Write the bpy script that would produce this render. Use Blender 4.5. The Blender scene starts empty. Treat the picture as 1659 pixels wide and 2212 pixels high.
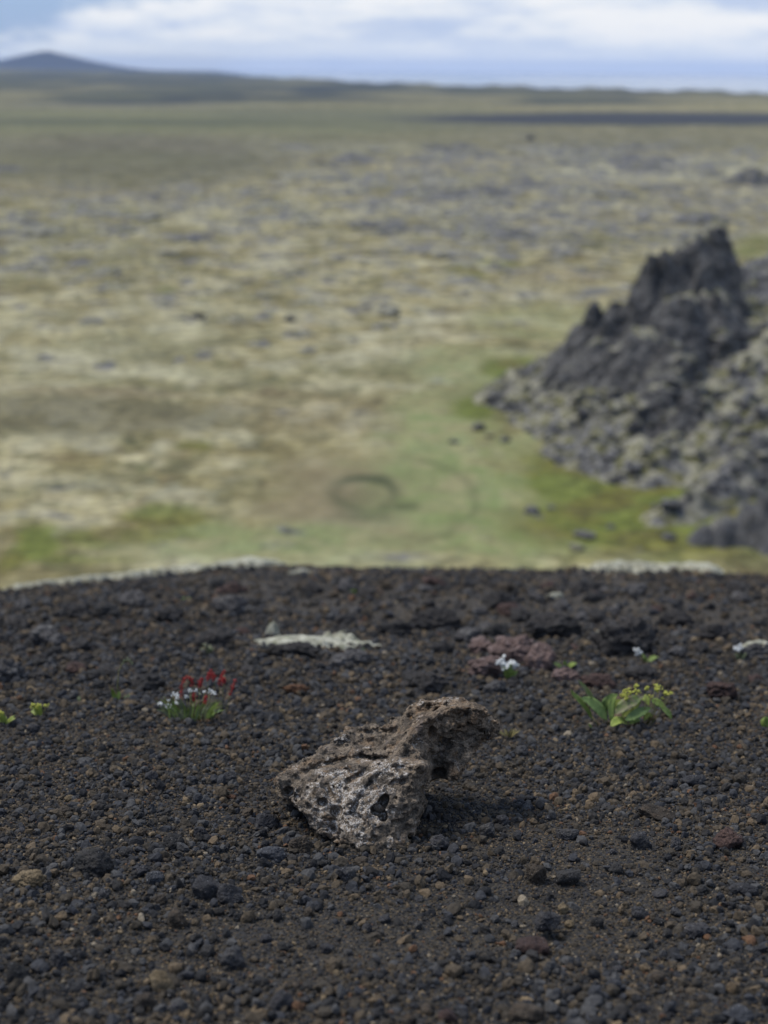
import bpy, bmesh, math, random
import numpy as np
from mathutils import Matrix, Vector

rng = np.random.default_rng(11)
random.seed(5)
sc = bpy.context.scene
col = sc.collection
PI = math.pi

# ------------------------------------------------------------------ camera
PW, PH = 1659.0, 2212.0                 # measuring grid used for the photograph
LENS, SW, SH = 50.0, 27.0, 36.0
PITCH, ROLL = math.radians(17.3), math.radians(0.42)
camR = (Matrix.Rotation(math.radians(90) - PITCH, 3, 'X') @ Matrix.Rotation(ROLL, 3, 'Z'))
CR = np.array(camR)

def ray(px, py):
    d = CR @ np.array([(px / PW - .5) * SW, (.5 - py / PH) * SH, -LENS])
    return d / np.linalg.norm(d)

def on_z(px, py, z):
    d = ray(px, py)
    return d * (z / d[2])

def at_r(px, py, r):
    d = ray(px, py)
    return d * (r / math.hypot(d[0], d[1]))

def project(P):
    q = P @ CR
    w = np.maximum(-q[:, 2], 1e-6)
    return (q[:, 0] / w * LENS / SW + .5) * PW, (.5 - q[:, 1] / w * LENS / SH) * PH

def axis_depth(p):
    return float(-(np.array(p) @ CR)[2])

def at_depth(px, py, dep):
    d = CR @ np.array([(px / PW - .5) * SW, (.5 - py / PH) * SH, -LENS])
    return d * (dep / LENS)

def pxm(dep):                           # metres per grid pixel at axis depth
    return SW / PW / LENS * dep

# ------------------------------------------------------------------ noise
_pr = np.random.default_rng(3)
PERM = np.concatenate([_pr.permutation(256)] * 3).astype(np.int32)
_g = _pr.normal(size=(256, 3)); GRAD = (_g / np.linalg.norm(_g, axis=1)[:, None]).astype(np.float32)

def perlin(p):
    p = np.asarray(p, np.float32)
    fl = np.floor(p)
    i = fl.astype(np.int32) & 255
    f = p - fl
    u = f * f * f * (f * (f * 6 - 15) + 10)
    out = np.zeros(len(p), np.float32)
    for dx in (0, 1):
        wx = u[:, 0] if dx else 1 - u[:, 0]
        hx = PERM[(i[:, 0] + dx) & 255]
        for dy in (0, 1):
            wy = u[:, 1] if dy else 1 - u[:, 1]
            hy = PERM[hx + ((i[:, 1] + dy) & 255)]
            for dz in (0, 1):
                wz = u[:, 2] if dz else 1 - u[:, 2]
                g = GRAD[PERM[hy + ((i[:, 2] + dz) & 255)]]
                d = g[:, 0] * (f[:, 0] - dx) + g[:, 1] * (f[:, 1] - dy) + g[:, 2] * (f[:, 2] - dz)
                out += wx * wy * wz * d
    return out * 1.6

def fbm(p, octs=4, gain=.5):
    p = np.asarray(p, np.float32)
    o = 0; a = 1.0; s = 0
    for k in range(octs):
        o = o + a * perlin(p * (2.03 ** k) + 17.3 * k); s += a; a *= gain
    return o / s

def fbm2(x, y, scale, octs=4, seed=0., gain=.5):
    return fbm(np.stack([x / scale + seed, y / scale - seed * .7, np.full_like(x, seed * 1.3 + .37)], 1), octs, gain)

def worley(p):
    p = np.asarray(p, np.float32)
    c = np.floor(p).astype(np.int32)
    best = np.full(len(p), 9., np.float32)
    for dx in (-1, 0, 1):
        for dy in (-1, 0, 1):
            for dz in (-1, 0, 1):
                q = c + np.array([dx, dy, dz])
                h = PERM[PERM[PERM[q[:, 0] & 255] + (q[:, 1] & 255)] + (q[:, 2] & 255)]
                pt = q + .5 + GRAD[h] * .48
                best = np.minimum(best, ((p - pt) ** 2).sum(1))
    return np.sqrt(best)

def sstep(a, b, x):
    t = np.clip((x - a) / (b - a), 0, 1)
    return t * t * (3 - 2 * t)

# ------------------------------------------------------------------ terrain
YE = 5.0
TB = 2 * .271 / (YE - 1.21) ** 2
TA = .358 - TB * YE
Z0 = -TB * YE * YE / 2
YK = (.62 - TA) / TB
PLAIN = -40.0

def slope_z(x, y, detail=True):
    x = np.atleast_1d(np.asarray(x, np.float64)); y = np.atleast_1d(np.asarray(y, np.float64))
    yc = np.minimum(y, YK)
    yn = np.maximum(yc, -3.)
    z = Z0 - TA * yn - TB * yn * yn / 2 - .62 * np.maximum(y - YK, 0) + np.where(y < -3, (-3 - y) * .3, 0)
    far = sstep(2.2, 4.8, y)
    z = z - far * .125 * np.clip((-x - .50) / .85, 0, 3) ** 1.4
    z = z - far * .02 * np.clip((x - .9) / .6, 0, 3)
    amp = 1 + .9 * sstep(1.8, 3.2, y) - 1.3 * sstep(3.8, 5.2, y)
    n = fbm2(x, y, .55, 3, 2.1) * .018 * amp + fbm2(x, y, .13, 3, 5.2) * .007 * amp
    z = z + n
    # sandy scrape in front of the big stone and the hollow under it
    z = z - .012 * np.exp(-(((x - .12) / .14) ** 2 + ((y - .98) / .06) ** 2))
    return z

def ground_hit(px, py):
    d = ray(px, py)
    t = np.linspace(.7, 14, 2600)
    P = d[None] * t[:, None]
    g = P[:, 2] - slope_z(P[:, 0], P[:, 1])
    k = np.argmax(g < 0)
    if g[k] >= 0: return P[-1]
    t0, t1 = t[k - 1], t[k]
    a = t0 + (t1 - t0) * g[k - 1] / (g[k - 1] - g[k])
    return d * a

def hummock(x, y):
    a = fbm2(x, y, 13., 4, 8.4, .6); b = 1 - 2 * np.abs(fbm2(x, y, 19., 3, 2.9, .6))
    return .75 * a + .45 * b

def plain_z(x, y):
    x = np.asarray(x, np.float64); y = np.asarray(y, np.float64)
    r = np.hypot(x, y); az = np.degrees(np.arctan2(x, y))
    z = np.full_like(r, PLAIN)
    z += 22 * np.exp(-((az + 17) / 12.) ** 2) * sstep(1500, 6500, r)
    z += sstep(200, 1500, r) * fbm2(x, y, 420., 3, 1.7) * 3.0 * (1 - .85 * sstep(1600, 3000, r))
    z += fbm2(x, y, 60., 3, 4.4) * 1.1 * sstep(170, 420, r)
    z += hummock(x, y) * (.5 + .9 * sstep(180, 300, r)) * sstep(1300, 800, r)
    z = np.maximum(z, -40.9)
    # coast
    el = np.interp(az, [-40, -13, -9.8, -5, .4, 8, 15, 40], [.03, .07, .15, .36, .53, .64, .72, .85])
    rc = 40 / np.tan(np.radians(el)) * (1 + .06 * np.sin(az * 1.7) + .04 * np.sin(az * 5.1))
    z = np.where(z > -36, z, z)
    z = z - 12 * sstep(0, 90, r - rc)
    # mound that carries the crags
    m1 = on_z(1620, 900, PLAIN)
    z += 2.2 * np.exp(-(((x - m1[0] - 8) / 24) ** 2 + ((y - m1[1]) / 26) ** 2))
    # rise in the corner under the nearer ridge
    m2 = on_z(1640, 1150, PLAIN)
    z += 2.6 * np.exp(-(((x - m2[0] - 6) / 11) ** 2 + ((y - m2[1] - 2) / 9) ** 2))
    return z

# ------------------------------------------------------------------ mesh helpers
def link(name, me, mat=None, parent=None):
    o = bpy.data.objects.new(name, me); col.objects.link(o)
    if mat is not None and me is not None: me.materials.append(mat)
    if parent is not None: o.parent = parent
    return o

def tag(o, label=None, cat=None, group=None, kind=None):
    if label: o['label'] = label
    if cat: o['category'] = cat
    if group: o['group'] = group
    if kind: o['kind'] = kind
    return o

def np_mesh(name, V, F, smooth=True, attrs=None):
    """F: (n,3) or (n,4) integer array"""
    V = np.asarray(V, np.float32); F = np.asarray(F, np.int32)
    me = bpy.data.meshes.new(name)
    k = F.shape[1]
    me.vertices.add(len(V)); me.vertices.foreach_set('co', V.ravel())
    me.loops.add(F.size); me.loops.foreach_set('vertex_index', F.ravel())
    me.polygons.add(len(F))
    me.polygons.foreach_set('loop_start', np.arange(0, F.size, k, dtype=np.int32))
    me.update(calc_edges=True)
    if smooth: me.shade_smooth()
    else: me.shade_flat()
    if attrs:
        for nm, a in attrs.items():
            at = me.attributes.new(nm, 'FLOAT', 'POINT')
            at.data.foreach_set('value', np.asarray(a, np.float32))
    return me

def grid_faces(nr, nc):
    i = np.arange(nr - 1)[:, None] * nc + np.arange(nc - 1)[None]
    return np.stack([i, i + 1, i + nc + 1, i + nc], -1).reshape(-1, 4)

def ico(sub):
    bm = bmesh.new(); bmesh.ops.create_icosphere(bm, subdivisions=sub, radius=1)
    V = np.array([v.co[:] for v in bm.verts]); F = np.array([[v.index for v in f.verts] for f in bm.faces])
    bm.free(); return V, F
ICO = {k: ico(k) for k in (1, 2, 3, 4, 5)}

def rock_shape(seed, sub, facets=14, rough=.12, sharp=14., pits=0., lump=.18):
    r = np.random.default_rng(seed)
    D, F = ICO[sub]
    n = r.normal(size=(facets, 3)); n /= np.linalg.norm(n, axis=1)[:, None]
    off = r.uniform(.62, 1.05, facets)
    c = D @ n.T
    q = np.where(c > .05, off / np.maximum(c, .05), 9.)
    rad = -np.log(np.exp(-sharp * np.minimum(q, 1.25)).sum(1)) / sharp     # soft minimum
    rad = np.clip(rad, .35, 1.3)
    o = r.uniform(0, 50, 3)
    if sub >= 2: rad = rad * (1 + lump * fbm(D * 1.4 + o, 2))
    if sub >= 3: rad = rad + rough * fbm(D * 3.1 + o, 4, .6)
    if pits and sub >= 4:
        w = worley(D * 5.5 + o); rad = rad - pits * (1 - sstep(.15, .42, w))
        w = worley(D * 11. + o); rad = rad - pits * .5 * (1 - sstep(.15, .42, w))
    V = D * rad[:, None]
    V = V - (V.max(0) + V.min(0)) / 2
    V = V / (V.max(0) - V.min(0)) * 2          # every rock fits a 2 m box
    return V, F

def rand_rot(n, r):
    q = r.normal(size=(n, 4)); q /= np.linalg.norm(q, axis=1)[:, None]
    w, x, y, z = q.T
    return np.stack([np.stack([1 - 2 * (y * y + z * z), 2 * (x * y - z * w), 2 * (x * z + y * w)], -1),
                     np.stack([2 * (x * y + z * w), 1 - 2 * (x * x + z * z), 2 * (y * z - x * w)], -1),
                     np.stack([2 * (x * z - y * w), 2 * (y * z + x * w), 1 - 2 * (x * x + y * y)], -1)], 1)

def surface_nets(f, org, h):
    s = f < 0
    nx, ny, nz = f.shape
    cnt = np.zeros((nx - 1, ny - 1, nz - 1), np.int8)
    corners = [(a, b, c) for a in (0, 1) for b in (0, 1) for c in (0, 1)]
    for a, b, c in corners: cnt += s[a:nx - 1 + a, b:ny - 1 + b, c:nz - 1 + c]
    mask = (cnt > 0) & (cnt < 8)
    I = np.argwhere(mask)
    idx = np.full(mask.shape, -1, np.int64); idx[mask] = np.arange(len(I))
    acc = np.zeros((len(I), 3)); num = np.zeros(len(I))
    for a in corners:
        for ax in range(3):
            if a[ax]: continue
            b = list(a); b[ax] = 1
            fa = f[I[:, 0] + a[0], I[:, 1] + a[1], I[:, 2] + a[2]]
            fb = f[I[:, 0] + b[0], I[:, 1] + b[1], I[:, 2] + b[2]]
            m = (fa < 0) != (fb < 0)
            t = np.where(m, fa / np.where(m, fa - fb, 1), 0)
            p = np.tile(np.array(a, float), (len(I), 1)); p[:, ax] += t
            acc[m] += p[m]; num[m] += 1
    V = (I + acc / num[:, None]) * h + org
    Q = []
    for ax in range(3):
        sl0 = [slice(None)] * 3; sl1 = [slice(None)] * 3
        sl0[ax] = slice(0, -1); sl1[ax] = slice(1, None)
        a, b = s[tuple(sl0)], s[tuple(sl1)]
        E = np.argwhere(a != b)
        u, v = [k for k in range(3) if k != ax]
        ok = (E[:, u] > 0) & (E[:, v] > 0) & (E[:, u] < f.shape[u] - 1) & (E[:, v] < f.shape[v] - 1)
        E = E[ok]
        def cell(du, dv):
            q = E.copy(); q[:, u] += du; q[:, v] += dv
            return idx[q[:, 0], q[:, 1], q[:, 2]]
        quad = np.stack([cell(-1, -1), cell(0, -1), cell(0, 0), cell(-1, 0)], 1)
        flip = a[E[:, 0], E[:, 1], E[:, 2]]
        if ax == 1: flip = ~flip
        quad[~flip] = quad[~flip][:, ::-1]
        Q.append(quad)
    return V, np.concatenate(Q)

class Geo:
    """collects small primitives into one mesh"""
    def __init__(s): s.V = []; s.F = []; s.n = 0
    def add(s, V, F):
        V = np.asarray(V, float)
        s.V.append(V); s.F += [tuple(int(i) + s.n for i in f) for f in F]; s.n += len(V)
    def tube(s, P, r, k=5):
        P = np.asarray(P, float); n = len(P)
        r = np.broadcast_to(np.asarray(r, float), (n,))
        T = np.gradient(P, axis=0); T /= np.linalg.norm(T, axis=1)[:, None] + 1e-12
        A = np.cross(T, [0.13, 1, .21]); A /= np.linalg.norm(A, axis=1)[:, None] + 1e-12
        B = np.cross(T, A)
        a = np.arange(k) / k * 2 * PI
        V = P[:, None] + r[:, None, None] * (np.cos(a)[None, :, None] * A[:, None] + np.sin(a)[None, :, None] * B[:, None])
        F = []
        for i in range(n - 1):
            for j in range(k):
                F.append((i * k + j, i * k + (j + 1) % k, (i + 1) * k + (j + 1) % k, (i + 1) * k + j))
        F.append(tuple(range(k))[::-1]); F.append(tuple((n - 1) * k + j for j in range(k)))
        s.add(V.reshape(-1, 3), F)
    def blob(s, c, r, sub=1, seed=0, sq=(1, 1, 1)):
        D, F = ICO[sub]
        rr = np.random.default_rng(seed)
        V = D * (1 + rr.uniform(-.18, .18, len(D)))[:, None] * np.array(sq) * r
        s.add(V @ rand_rot(1, rr)[0].T + c, F)
    def leaf(s, P, w, nrm, fold=.25, wave=0., seed=0, tip=.12):
        """curved blade along the points P, half width w, folded about its midrib, 0.3 mm thick"""
        P = np.asarray(P, float); m = 9
        t0 = np.linspace(0, 1, len(P)); t = np.linspace(0, 1, m)
        C = np.stack([np.interp(t, t0, P[:, k]) for k in range(3)], 1)
        for _ in range(2): C[1:-1] = (C[:-2] + 2 * C[1:-1] + C[2:]) / 4
        T = np.gradient(C, axis=0); T /= np.linalg.norm(T, axis=1)[:, None]
        N = np.asarray(nrm, float)[None] - (T @ np.asarray(nrm, float))[:, None] * T
        N /= np.linalg.norm(N, axis=1)[:, None] + 1e-9
        S = np.cross(T, N)
        prof = np.sin(PI * np.clip(t, .02, 1) ** .8) ** .75 * w; prof[0] = .08 * w; prof[-1] = .04 * w
        rr = np.random.default_rng(seed)
        rows = []
        for side, th in ((1, 1), (-1, -1)):
            for u in (-1, -.5, 0, .5, 1):
                wv = wave * w * np.sin(t * 17 + rr.uniform(0, 6)) * abs(u)
                rows.append(C + S * (u * prof)[:, None] + N * ((abs(u) * fold * prof + wv)[:, None]) + N * .00016 * th)
        V = np.stack(rows, 1)          # m x 10 x 3
        F = []
        for i in range(m - 1):
            for j in range(4):
                a = i * 10 + j; F.append((a, a + 1, a + 11, a + 10))
                a = i * 10 + 5 + j; F.append((a + 10, a + 11, a + 1, a))
            a = i * 10; F.append((a, a + 10, a + 15, a + 5)); F.append((a + 4, a + 9, a + 19, a + 14))
        s.add(V.reshape(-1, 3), F)
    def build(s, name, mat, parent=None, smooth=True, origin=None):
        V = np.concatenate(s.V)
        if origin is not None: V = V - np.asarray(origin)
        me = bpy.data.meshes.new(name)
        me.from_pydata(V.tolist(), [], s.F); me.update()
        if smooth: me.shade_smooth()
        return link(name, me, mat, parent)

def empty(name, loc, label, cat, group=None):
    o = bpy.data.objects.new(name, None); col.objects.link(o); o.location = loc
    o.empty_display_size = .02
    return tag(o, label, cat, group)

# ------------------------------------------------------------------ materials
class G:
    def __init__(s, name):
        s.mat = bpy.data.materials.new(name); s.mat.use_nodes = True
        s.t = s.mat.node_tree; s.b = s.t.nodes['Principled BSDF']
        s.b.inputs['Roughness'].default_value = .9
        s.b.inputs['Specular IOR Level'].default_value = .25
    def n(s, typ, props=None, **inp):
        nd = s.t.nodes.new(typ)
        for k, v in (props or {}).items(): setattr(nd, k, v)
        for k, v in inp.items(): s.put(nd.inputs[k.replace('_', ' ')], v)
        return nd
    def put(s, sock, v):
        if isinstance(v, bpy.types.NodeSocket): s.t.links.new(v, sock)
        elif hasattr(v, 'outputs'): s.t.links.new(v.outputs[0], sock)
        elif isinstance(v, (tuple, list)) and len(v) == 3 and sock.type == 'RGBA': sock.default_value = (*v, 1)
        else: sock.default_value = v
    def noise(s, scale, detail=4, rough=.55, vec=None, dist=0., lac=2.):
        nd = s.n('ShaderNodeTexNoise', Scale=scale, Detail=detail, Roughness=rough, Distortion=dist, Lacunarity=lac)
        s.put(nd.inputs['Vector'], vec if vec is not None else s.co())
        return nd.outputs[0]
    def voro(s, scale, vec=None, feature='F1', out=0):
        nd = s.n('ShaderNodeTexVoronoi', {'feature': feature}, Scale=scale)
        s.put(nd.inputs['Vector'], vec if vec is not None else s.co())
        return nd.outputs[out]
    def co(s):
        if not hasattr(s, '_co'): s._co = s.n('ShaderNodeTexCoord').outputs['Object']
        return s._co
    def ramp(s, fac, stops, interp='LINEAR'):
        nd = s.n('ShaderNodeValToRGB'); cr = nd.color_ramp; cr.interpolation = interp
        while len(cr.elements) < len(stops): cr.elements.new(.5)
        for e, (p, c) in zip(cr.elements, stops):
            e.position = p; e.color = (*c, 1) if isinstance(c, (tuple, list)) else (c, c, c, 1)
        s.put(nd.inputs[0], fac); return nd.outputs[0]
    def mix(s, fac, a, b, mode='MIX'):
        nd = s.n('ShaderNodeMix', {'data_type': 'RGBA', 'blend_type': mode})
        s.put(nd.inputs[0], fac); s.put(nd.inputs[6], a); s.put(nd.inputs[7], b)
        return nd.outputs[2]
    def m(s, op, a, b=0., c=0., clamp=False):
        nd = s.n('ShaderNodeMath', {'operation': op, 'use_clamp': clamp})
        for i, v in enumerate((a, b, c)): s.put(nd.inputs[i], v)
        return nd.outputs[0]
    def sm(s, x, a, b):
        nd = s.n('ShaderNodeMapRange', {'interpolation_type': 'SMOOTHSTEP'})
        s.put(nd.inputs[0], x); nd.inputs[1].default_value = a; nd.inputs[2].default_value = b
        return nd.outputs[0]
    def attr(s, name): return s.n('ShaderNodeAttribute', {'attribute_name': name}).outputs['Fac']
    def up(s): return s.n('ShaderNodeSeparateXYZ', Vector=s.n('ShaderNodeNewGeometry').outputs['Normal']).outputs[2]
    def rnd(s): return s.n('ShaderNodeObjectInfo').outputs['Random']
    def bump(s, h, strength=.5, dist=.01, nrm=None):
        nd = s.n('ShaderNodeBump', Strength=strength, Distance=dist, Height=h)
        if nrm is not None: s.put(nd.inputs['Normal'], nrm)
        s.put(s.b.inputs['Normal'], nd.outputs[0]); return nd.outputs[0]
    def done(s, colr, rough=None):
        s.put(s.b.inputs['Base Color'], colr)
        if rough is not None: s.put(s.b.inputs['Roughness'], rough)
        return s.mat

def mat_gravel():
    g = G('gravel_stones')
    t = g.attr('tone')
    c = g.ramp(t, [(0, (.020, .020, .022)), (.17, (.034, .035, .040)), (.31, (.027, .025, .024)), (.43, (.056, .055, .056)),
                   (.54, (.046, .038, .029)), (.69, (.070, .054, .037)), (.84, (.104, .076, .048)), (.925, (.110, .060, .034)),
                   (.948, (.165, .122, .074)), (.978, (.20, .165, .12)), (.9976, (.50, .49, .47))], 'CONSTANT')
    n = g.noise(420, 3, .6)
    c = g.mix(.6, c, g.mix(1, c, g.ramp(n, [(.3, .45), (.7, 1.7)]), 'MULTIPLY'))
    g.bump(g.noise(700, 3, .7), .55, .0015)
    return g.done(c, .85)

def mat_ground():
    g = G('volcanic_sand')
    n1 = g.noise(3.2, 5, .6); n2 = g.noise(900, 2, .6)
    c = g.ramp(n1, [(.3, (.040, .034, .028)), (.55, (.058, .048, .034)), (.75, (.072, .056, .036))])
    far = g.sm(g.n('ShaderNodeSeparateXYZ', Vector=g.co()).outputs[1], 2.0, 3.2)
    crumbs = []
    for sc_ in (430, 150):
        vo = g.n('ShaderNodeTexVoronoi', Scale=sc_, Vector=g.co())
        tn = g.n('ShaderNodeSeparateXYZ', Vector=vo.outputs['Color']).outputs[0]
        cc = g.ramp(tn, [(0, (.018, .019, .023)), (.25, (.034, .034, .038)), (.45, (.026, .025, .024)), (.58, (.056, .046, .033)), (.74, (.042, .036, .028)), (.87, (.085, .064, .040)), (.96, (.13, .095, .06))], 'CONSTANT')
        crumbs.append((cc, vo.outputs['Distance']))
    cc = g.mix(far, crumbs[0][0], crumbs[1][0])
    hh = g.mix(far, crumbs[0][1], crumbs[1][1])
    c = g.mix(.72, c, cc)
    c = g.mix(.5, c, g.mix(1, c, g.ramp(n2, [(.35, .35), (.65, 1.8)]), 'MULTIPLY'))
    rust = g.sm(g.noise(1.6, 4, .6), .56, .70)
    c = g.mix(g.m('MULTIPLY', rust, .5), c, (.075, .048, .029))
    b1 = g.n('ShaderNodeBump', {'invert': True}, Strength=.9, Distance=.0022, Height=hh)
    g.bump(n2, .6, .0015, b1.outputs[0])
    return g.done(c, .95)

def mat_stone(name, base, warm, crust=None, amount=.5, scale=60, pit=1., spec=0.):
    """stone with colour variation, vesicles and mineral specks; world-size texture"""
    g = G(name)
    pos = g.n('ShaderNodeNewGeometry').outputs['Position']
    n1 = g.noise(scale, 5, .65, pos); n2 = g.noise(scale * 9, 4, .7, pos)
    c = g.mix(g.sm(n1, .38, .66), base, warm)
    c = g.mix(.75, c, g.mix(1, c, g.ramp(n2, [(.3, .4), (.7, 1.75)]), 'MULTIPLY'))
    if crust: c = g.mix(g.m('MULTIPLY', g.sm(g.noise(scale * 2.2, 5, .7, pos), .54, .62), amount), c, crust)
    if spec: c = g.mix(g.m('GREATER_THAN', g.noise(scale * 14, 1, .5, pos), .78 - spec), c, (.42, .41, .40))
    v = g.voro(scale * 7, pos)
    h = g.m('ADD', g.m('MULTIPLY', g.sm(v, .05, .45), pit), n2)
    g.bump(h, .7, .12 / scale)
    return g.done(c, .86)

def mat_hero():
    g = G('crusted_lava_rock')
    co = g.co()
    geo = g.n('ShaderNodeNewGeometry')
    big = g.noise(22, 4, .55); mid = g.noise(75, 5, .65); fin = g.noise(520, 4, .72); gr = g.noise(1500, 2, .7)
    c = g.mix(g.sm(mid, .36, .64), (.070, .058, .047), (.215, .172, .130))
    c = g.mix(g.m('MULTIPLY', g.sm(g.noise(48, 5, .6), .52, .66), .6), c, (.200, .132, .080))
    c = g.mix(g.m('MULTIPLY', g.sm(g.noise(95, 5, .6, dist=.3), .62, .70), .5), c, (.19, .115, .050))
    c = g.mix(g.m('MULTIPLY', g.sm(g.noise(60, 3, .6, dist=.5), .60, .68), .5), c, (.165, .140, .130))
    c = g.mix(1, c, g.ramp(fin, [(.32, .38), (.68, 1.7)]), 'MULTIPLY')
    up = g.sm(g.n('ShaderNodeSeparateXYZ', Vector=geo.outputs['Normal']).outputs[2], -.1, .55)
    left = g.attr('crust')
    patch = g.sm(g.m('ADD', g.noise(70, 5, .65, dist=.4), g.m('MULTIPLY_ADD', left, .24, -.11)), .48, .60)
    spk = g.sm(g.m('ADD', g.noise(620, 3, .8), g.m('MULTIPLY', g.noise(170, 3, .6), .55)), .75, .85)
    k = g.m('MULTIPLY', g.m('MULTIPLY', patch, spk), g.m('MULTIPLY_ADD', up, .7, .3), clamp=True)
    top = g.sm(g.n('ShaderNodeSeparateXYZ', Vector=co).outputs[2], .045, .085)
    c = g.mix(g.m('MULTIPLY', top, .35), c, g.mix(1, c, (1.15, .95, .74), 'MULTIPLY'))
    c = g.mix(k, c, g.mix(g.noise(120, 2), (.48, .44, .40), (.58, .55, .52)))
    pit = g.sm(g.voro(330), .08, .5)
    h = g.m('ADD', g.m('ADD', g.m('MULTIPLY', pit, .6), fin), g.m('MULTIPLY', gr, .4))
    g.bump(h, .85, .0022)
    return g.done(c, .92)

def mat_crag(name, dark=(.038, .037, .038), moss=.55, pale=(.35, .33, .245), broad=False):
    g = G(name)
    fl = g.attr('flat') if broad else 1.
    pos = g.n('ShaderNodeNewGeometry').outputs['Position']
    n = g.noise(.9, 6, .65, pos); f = g.noise(3.5, 5, .7, pos)
    c = g.mix(g.sm(n, .4, .65), dark, (.096, .092, .089))
    c = g.mix(1, c, g.ramp(f, [(.3, .45), (.7, 1.75)]), 'MULTIPLY')
    up = g.up()
    grey = g.m('MULTIPLY', g.sm(up, .10, .55), g.sm(g.noise(1.3, 4, .6, pos), .46, .58))
    grey = g.m('MULTIPLY', grey, g.m('MULTIPLY_ADD', fl, .6, .4))
    c = g.mix(g.m('MULTIPLY', grey, .75), c, (.240, .236, .232))
    mo = g.m('MULTIPLY', g.sm(up, .30, .70), g.sm(g.noise(.40, 5, .6, pos), moss - .06, moss + .06))
    mo = g.m('MULTIPLY', mo, fl)
    c = g.mix(g.m('MULTIPLY', mo, .9), c, g.mix(g.sm(g.noise(.8, 3, .5, pos), .45, .6), pale, (.13, .125, .040)))
    g.bump(f, .8, .3)
    return g.done(c, .9)

def mat_plain():
    g = G('mossy_plain')
    co = g.co()
    A = {k: g.attr(k) for k in ('green', 'olive', 'brown', 'lava', 'pale', 'deep', 'far', 'hum', 'smooth', 'dark')}
    rugged = g.m('MULTIPLY_ADD', A['smooth'], -.75, 1.)
    n_big = g.noise(.018, 4, .6); n_mid = g.noise(.11, 6, .68); n_fine = g.noise(.55, 5, .7); n_mot = g.noise(.26, 4, .6, dist=.6)
    c = g.ramp(n_mid, [(.32, (.090, .072, .028)), (.44, (.190, .160, .072)), (.54, (.285, .250, .130)), (.66, (.40, .36, .225))])
    c = g.mix(g.m('MULTIPLY', g.sm(n_mot, .50, .62), g.m('MULTIPLY', rugged, .75)), c, (.080, .084, .036))
    c = g.mix(g.m('MULTIPLY', g.sm(n_big, .48, .64), .45), c, (.125, .125, .060))
    c = g.mix(g.m('MULTIPLY', g.sm(g.noise(.16, 4, .6, dist=1.), .60, .70), .45), c, (.12, .075, .040))
    # hollows hold darker herbs, the humps are bare woolly moss
    c = g.mix(g.m('MULTIPLY', g.sm(g.m('ADD', A['hum'], g.m('MULTIPLY_ADD', n_mot, .5, -.25)), .48, .24), g.m('MULTIPLY', rugged, .85)), c, (.074, .070, .030))
    c = g.mix(g.m('MULTIPLY', g.sm(g.m('ADD', A['hum'], g.m('MULTIPLY_ADD', n_mot, .5, -.25)), .58, .80), g.m('MULTIPLY', rugged, .6)), c, (.37, .345, .235))
    # pale stretches
    c = g.mix(g.m('MULTIPLY', A['pale'], g.sm(g.noise(.09, 4, .6), .36, .60)), c, (.41, .385, .245))
    # brown sedge
    c = g.mix(g.m('MULTIPLY', A['brown'], g.m('MULTIPLY_ADD', n_fine, .9, .25), clamp=True), c, (.200, .162, .098))
    # light meadow green
    gg = g.mix(g.sm(g.noise(.22, 5, .65), .38, .62), (.270, .262, .130), (.155, .205, .070))
    c = g.mix(g.m('MULTIPLY', A['green'], .92), c, gg)
    # saturated olive moss
    oo = g.mix(g.sm(g.noise(.30, 5, .65), .40, .62), (.130, .128, .024), (.092, .076, .026))
    oo = g.mix(g.m('MULTIPLY', g.sm(g.noise(.15, 3, .5), .42, .58), .9), oo, (.112, .138, .026))
    c = g.mix(g.m('MULTIPLY', A['olive'], .95), c, oo)
    # bare lava showing through
    ln = g.m('ADD', g.m('MULTIPLY_ADD', A['hum'], .25, -.125), g.m('ADD', g.noise(.17, 6, .72, dist=.4), g.m('MULTIPLY_ADD', A['lava'], .19, -.145)))
    lc = g.mix(g.sm(n_fine, .35, .65), (.058, .057, .058), (.168, .165, .164))
    c = g.mix(g.m('MULTIPLY', g.sm(ln, .50, .57), .9), c, lc)
    # darker green-brown ground
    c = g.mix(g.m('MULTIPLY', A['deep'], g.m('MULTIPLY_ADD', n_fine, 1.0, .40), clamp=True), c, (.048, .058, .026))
    # distant moor and lava fields, darkened by cloud shadow painted into their colour
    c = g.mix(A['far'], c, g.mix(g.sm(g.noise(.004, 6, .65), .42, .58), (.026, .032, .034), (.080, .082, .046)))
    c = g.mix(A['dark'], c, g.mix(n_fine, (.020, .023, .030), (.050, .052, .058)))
    c = g.mix(g.m('MULTIPLY', rugged, .85), c, g.mix(1, c, g.ramp(n_fine, [(.32, .30), (.68, 1.70)]), 'MULTIPLY'))
    g.bump(n_fine, .9, .7)
    return g.done(c, .95)

def mat_simple(name, a, b, scale=200, rough=.6, trans=0., sss=False):
    g = G(name)
    c = g.mix(g.sm(g.noise(scale, 3, .6), .35, .65), a, b)
    g.b.inputs['Specular IOR Level'].default_value = .4
    if trans:
        mx = g.n('ShaderNodeMixShader'); tr = g.n('ShaderNodeBsdfTranslucent')
        g.put(tr.inputs[0], c); mx.inputs[0].default_value = trans
        out = [n for n in g.t.nodes if n.type == 'OUTPUT_MATERIAL'][0]
        g.t.links.new(g.b.outputs[0], mx.inputs[1]); g.t.links.new(tr.outputs[0], mx.inputs[2])
        g.t.links.new(mx.outputs[0], out.inputs[0])
    return g.done(c, rough)

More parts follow.
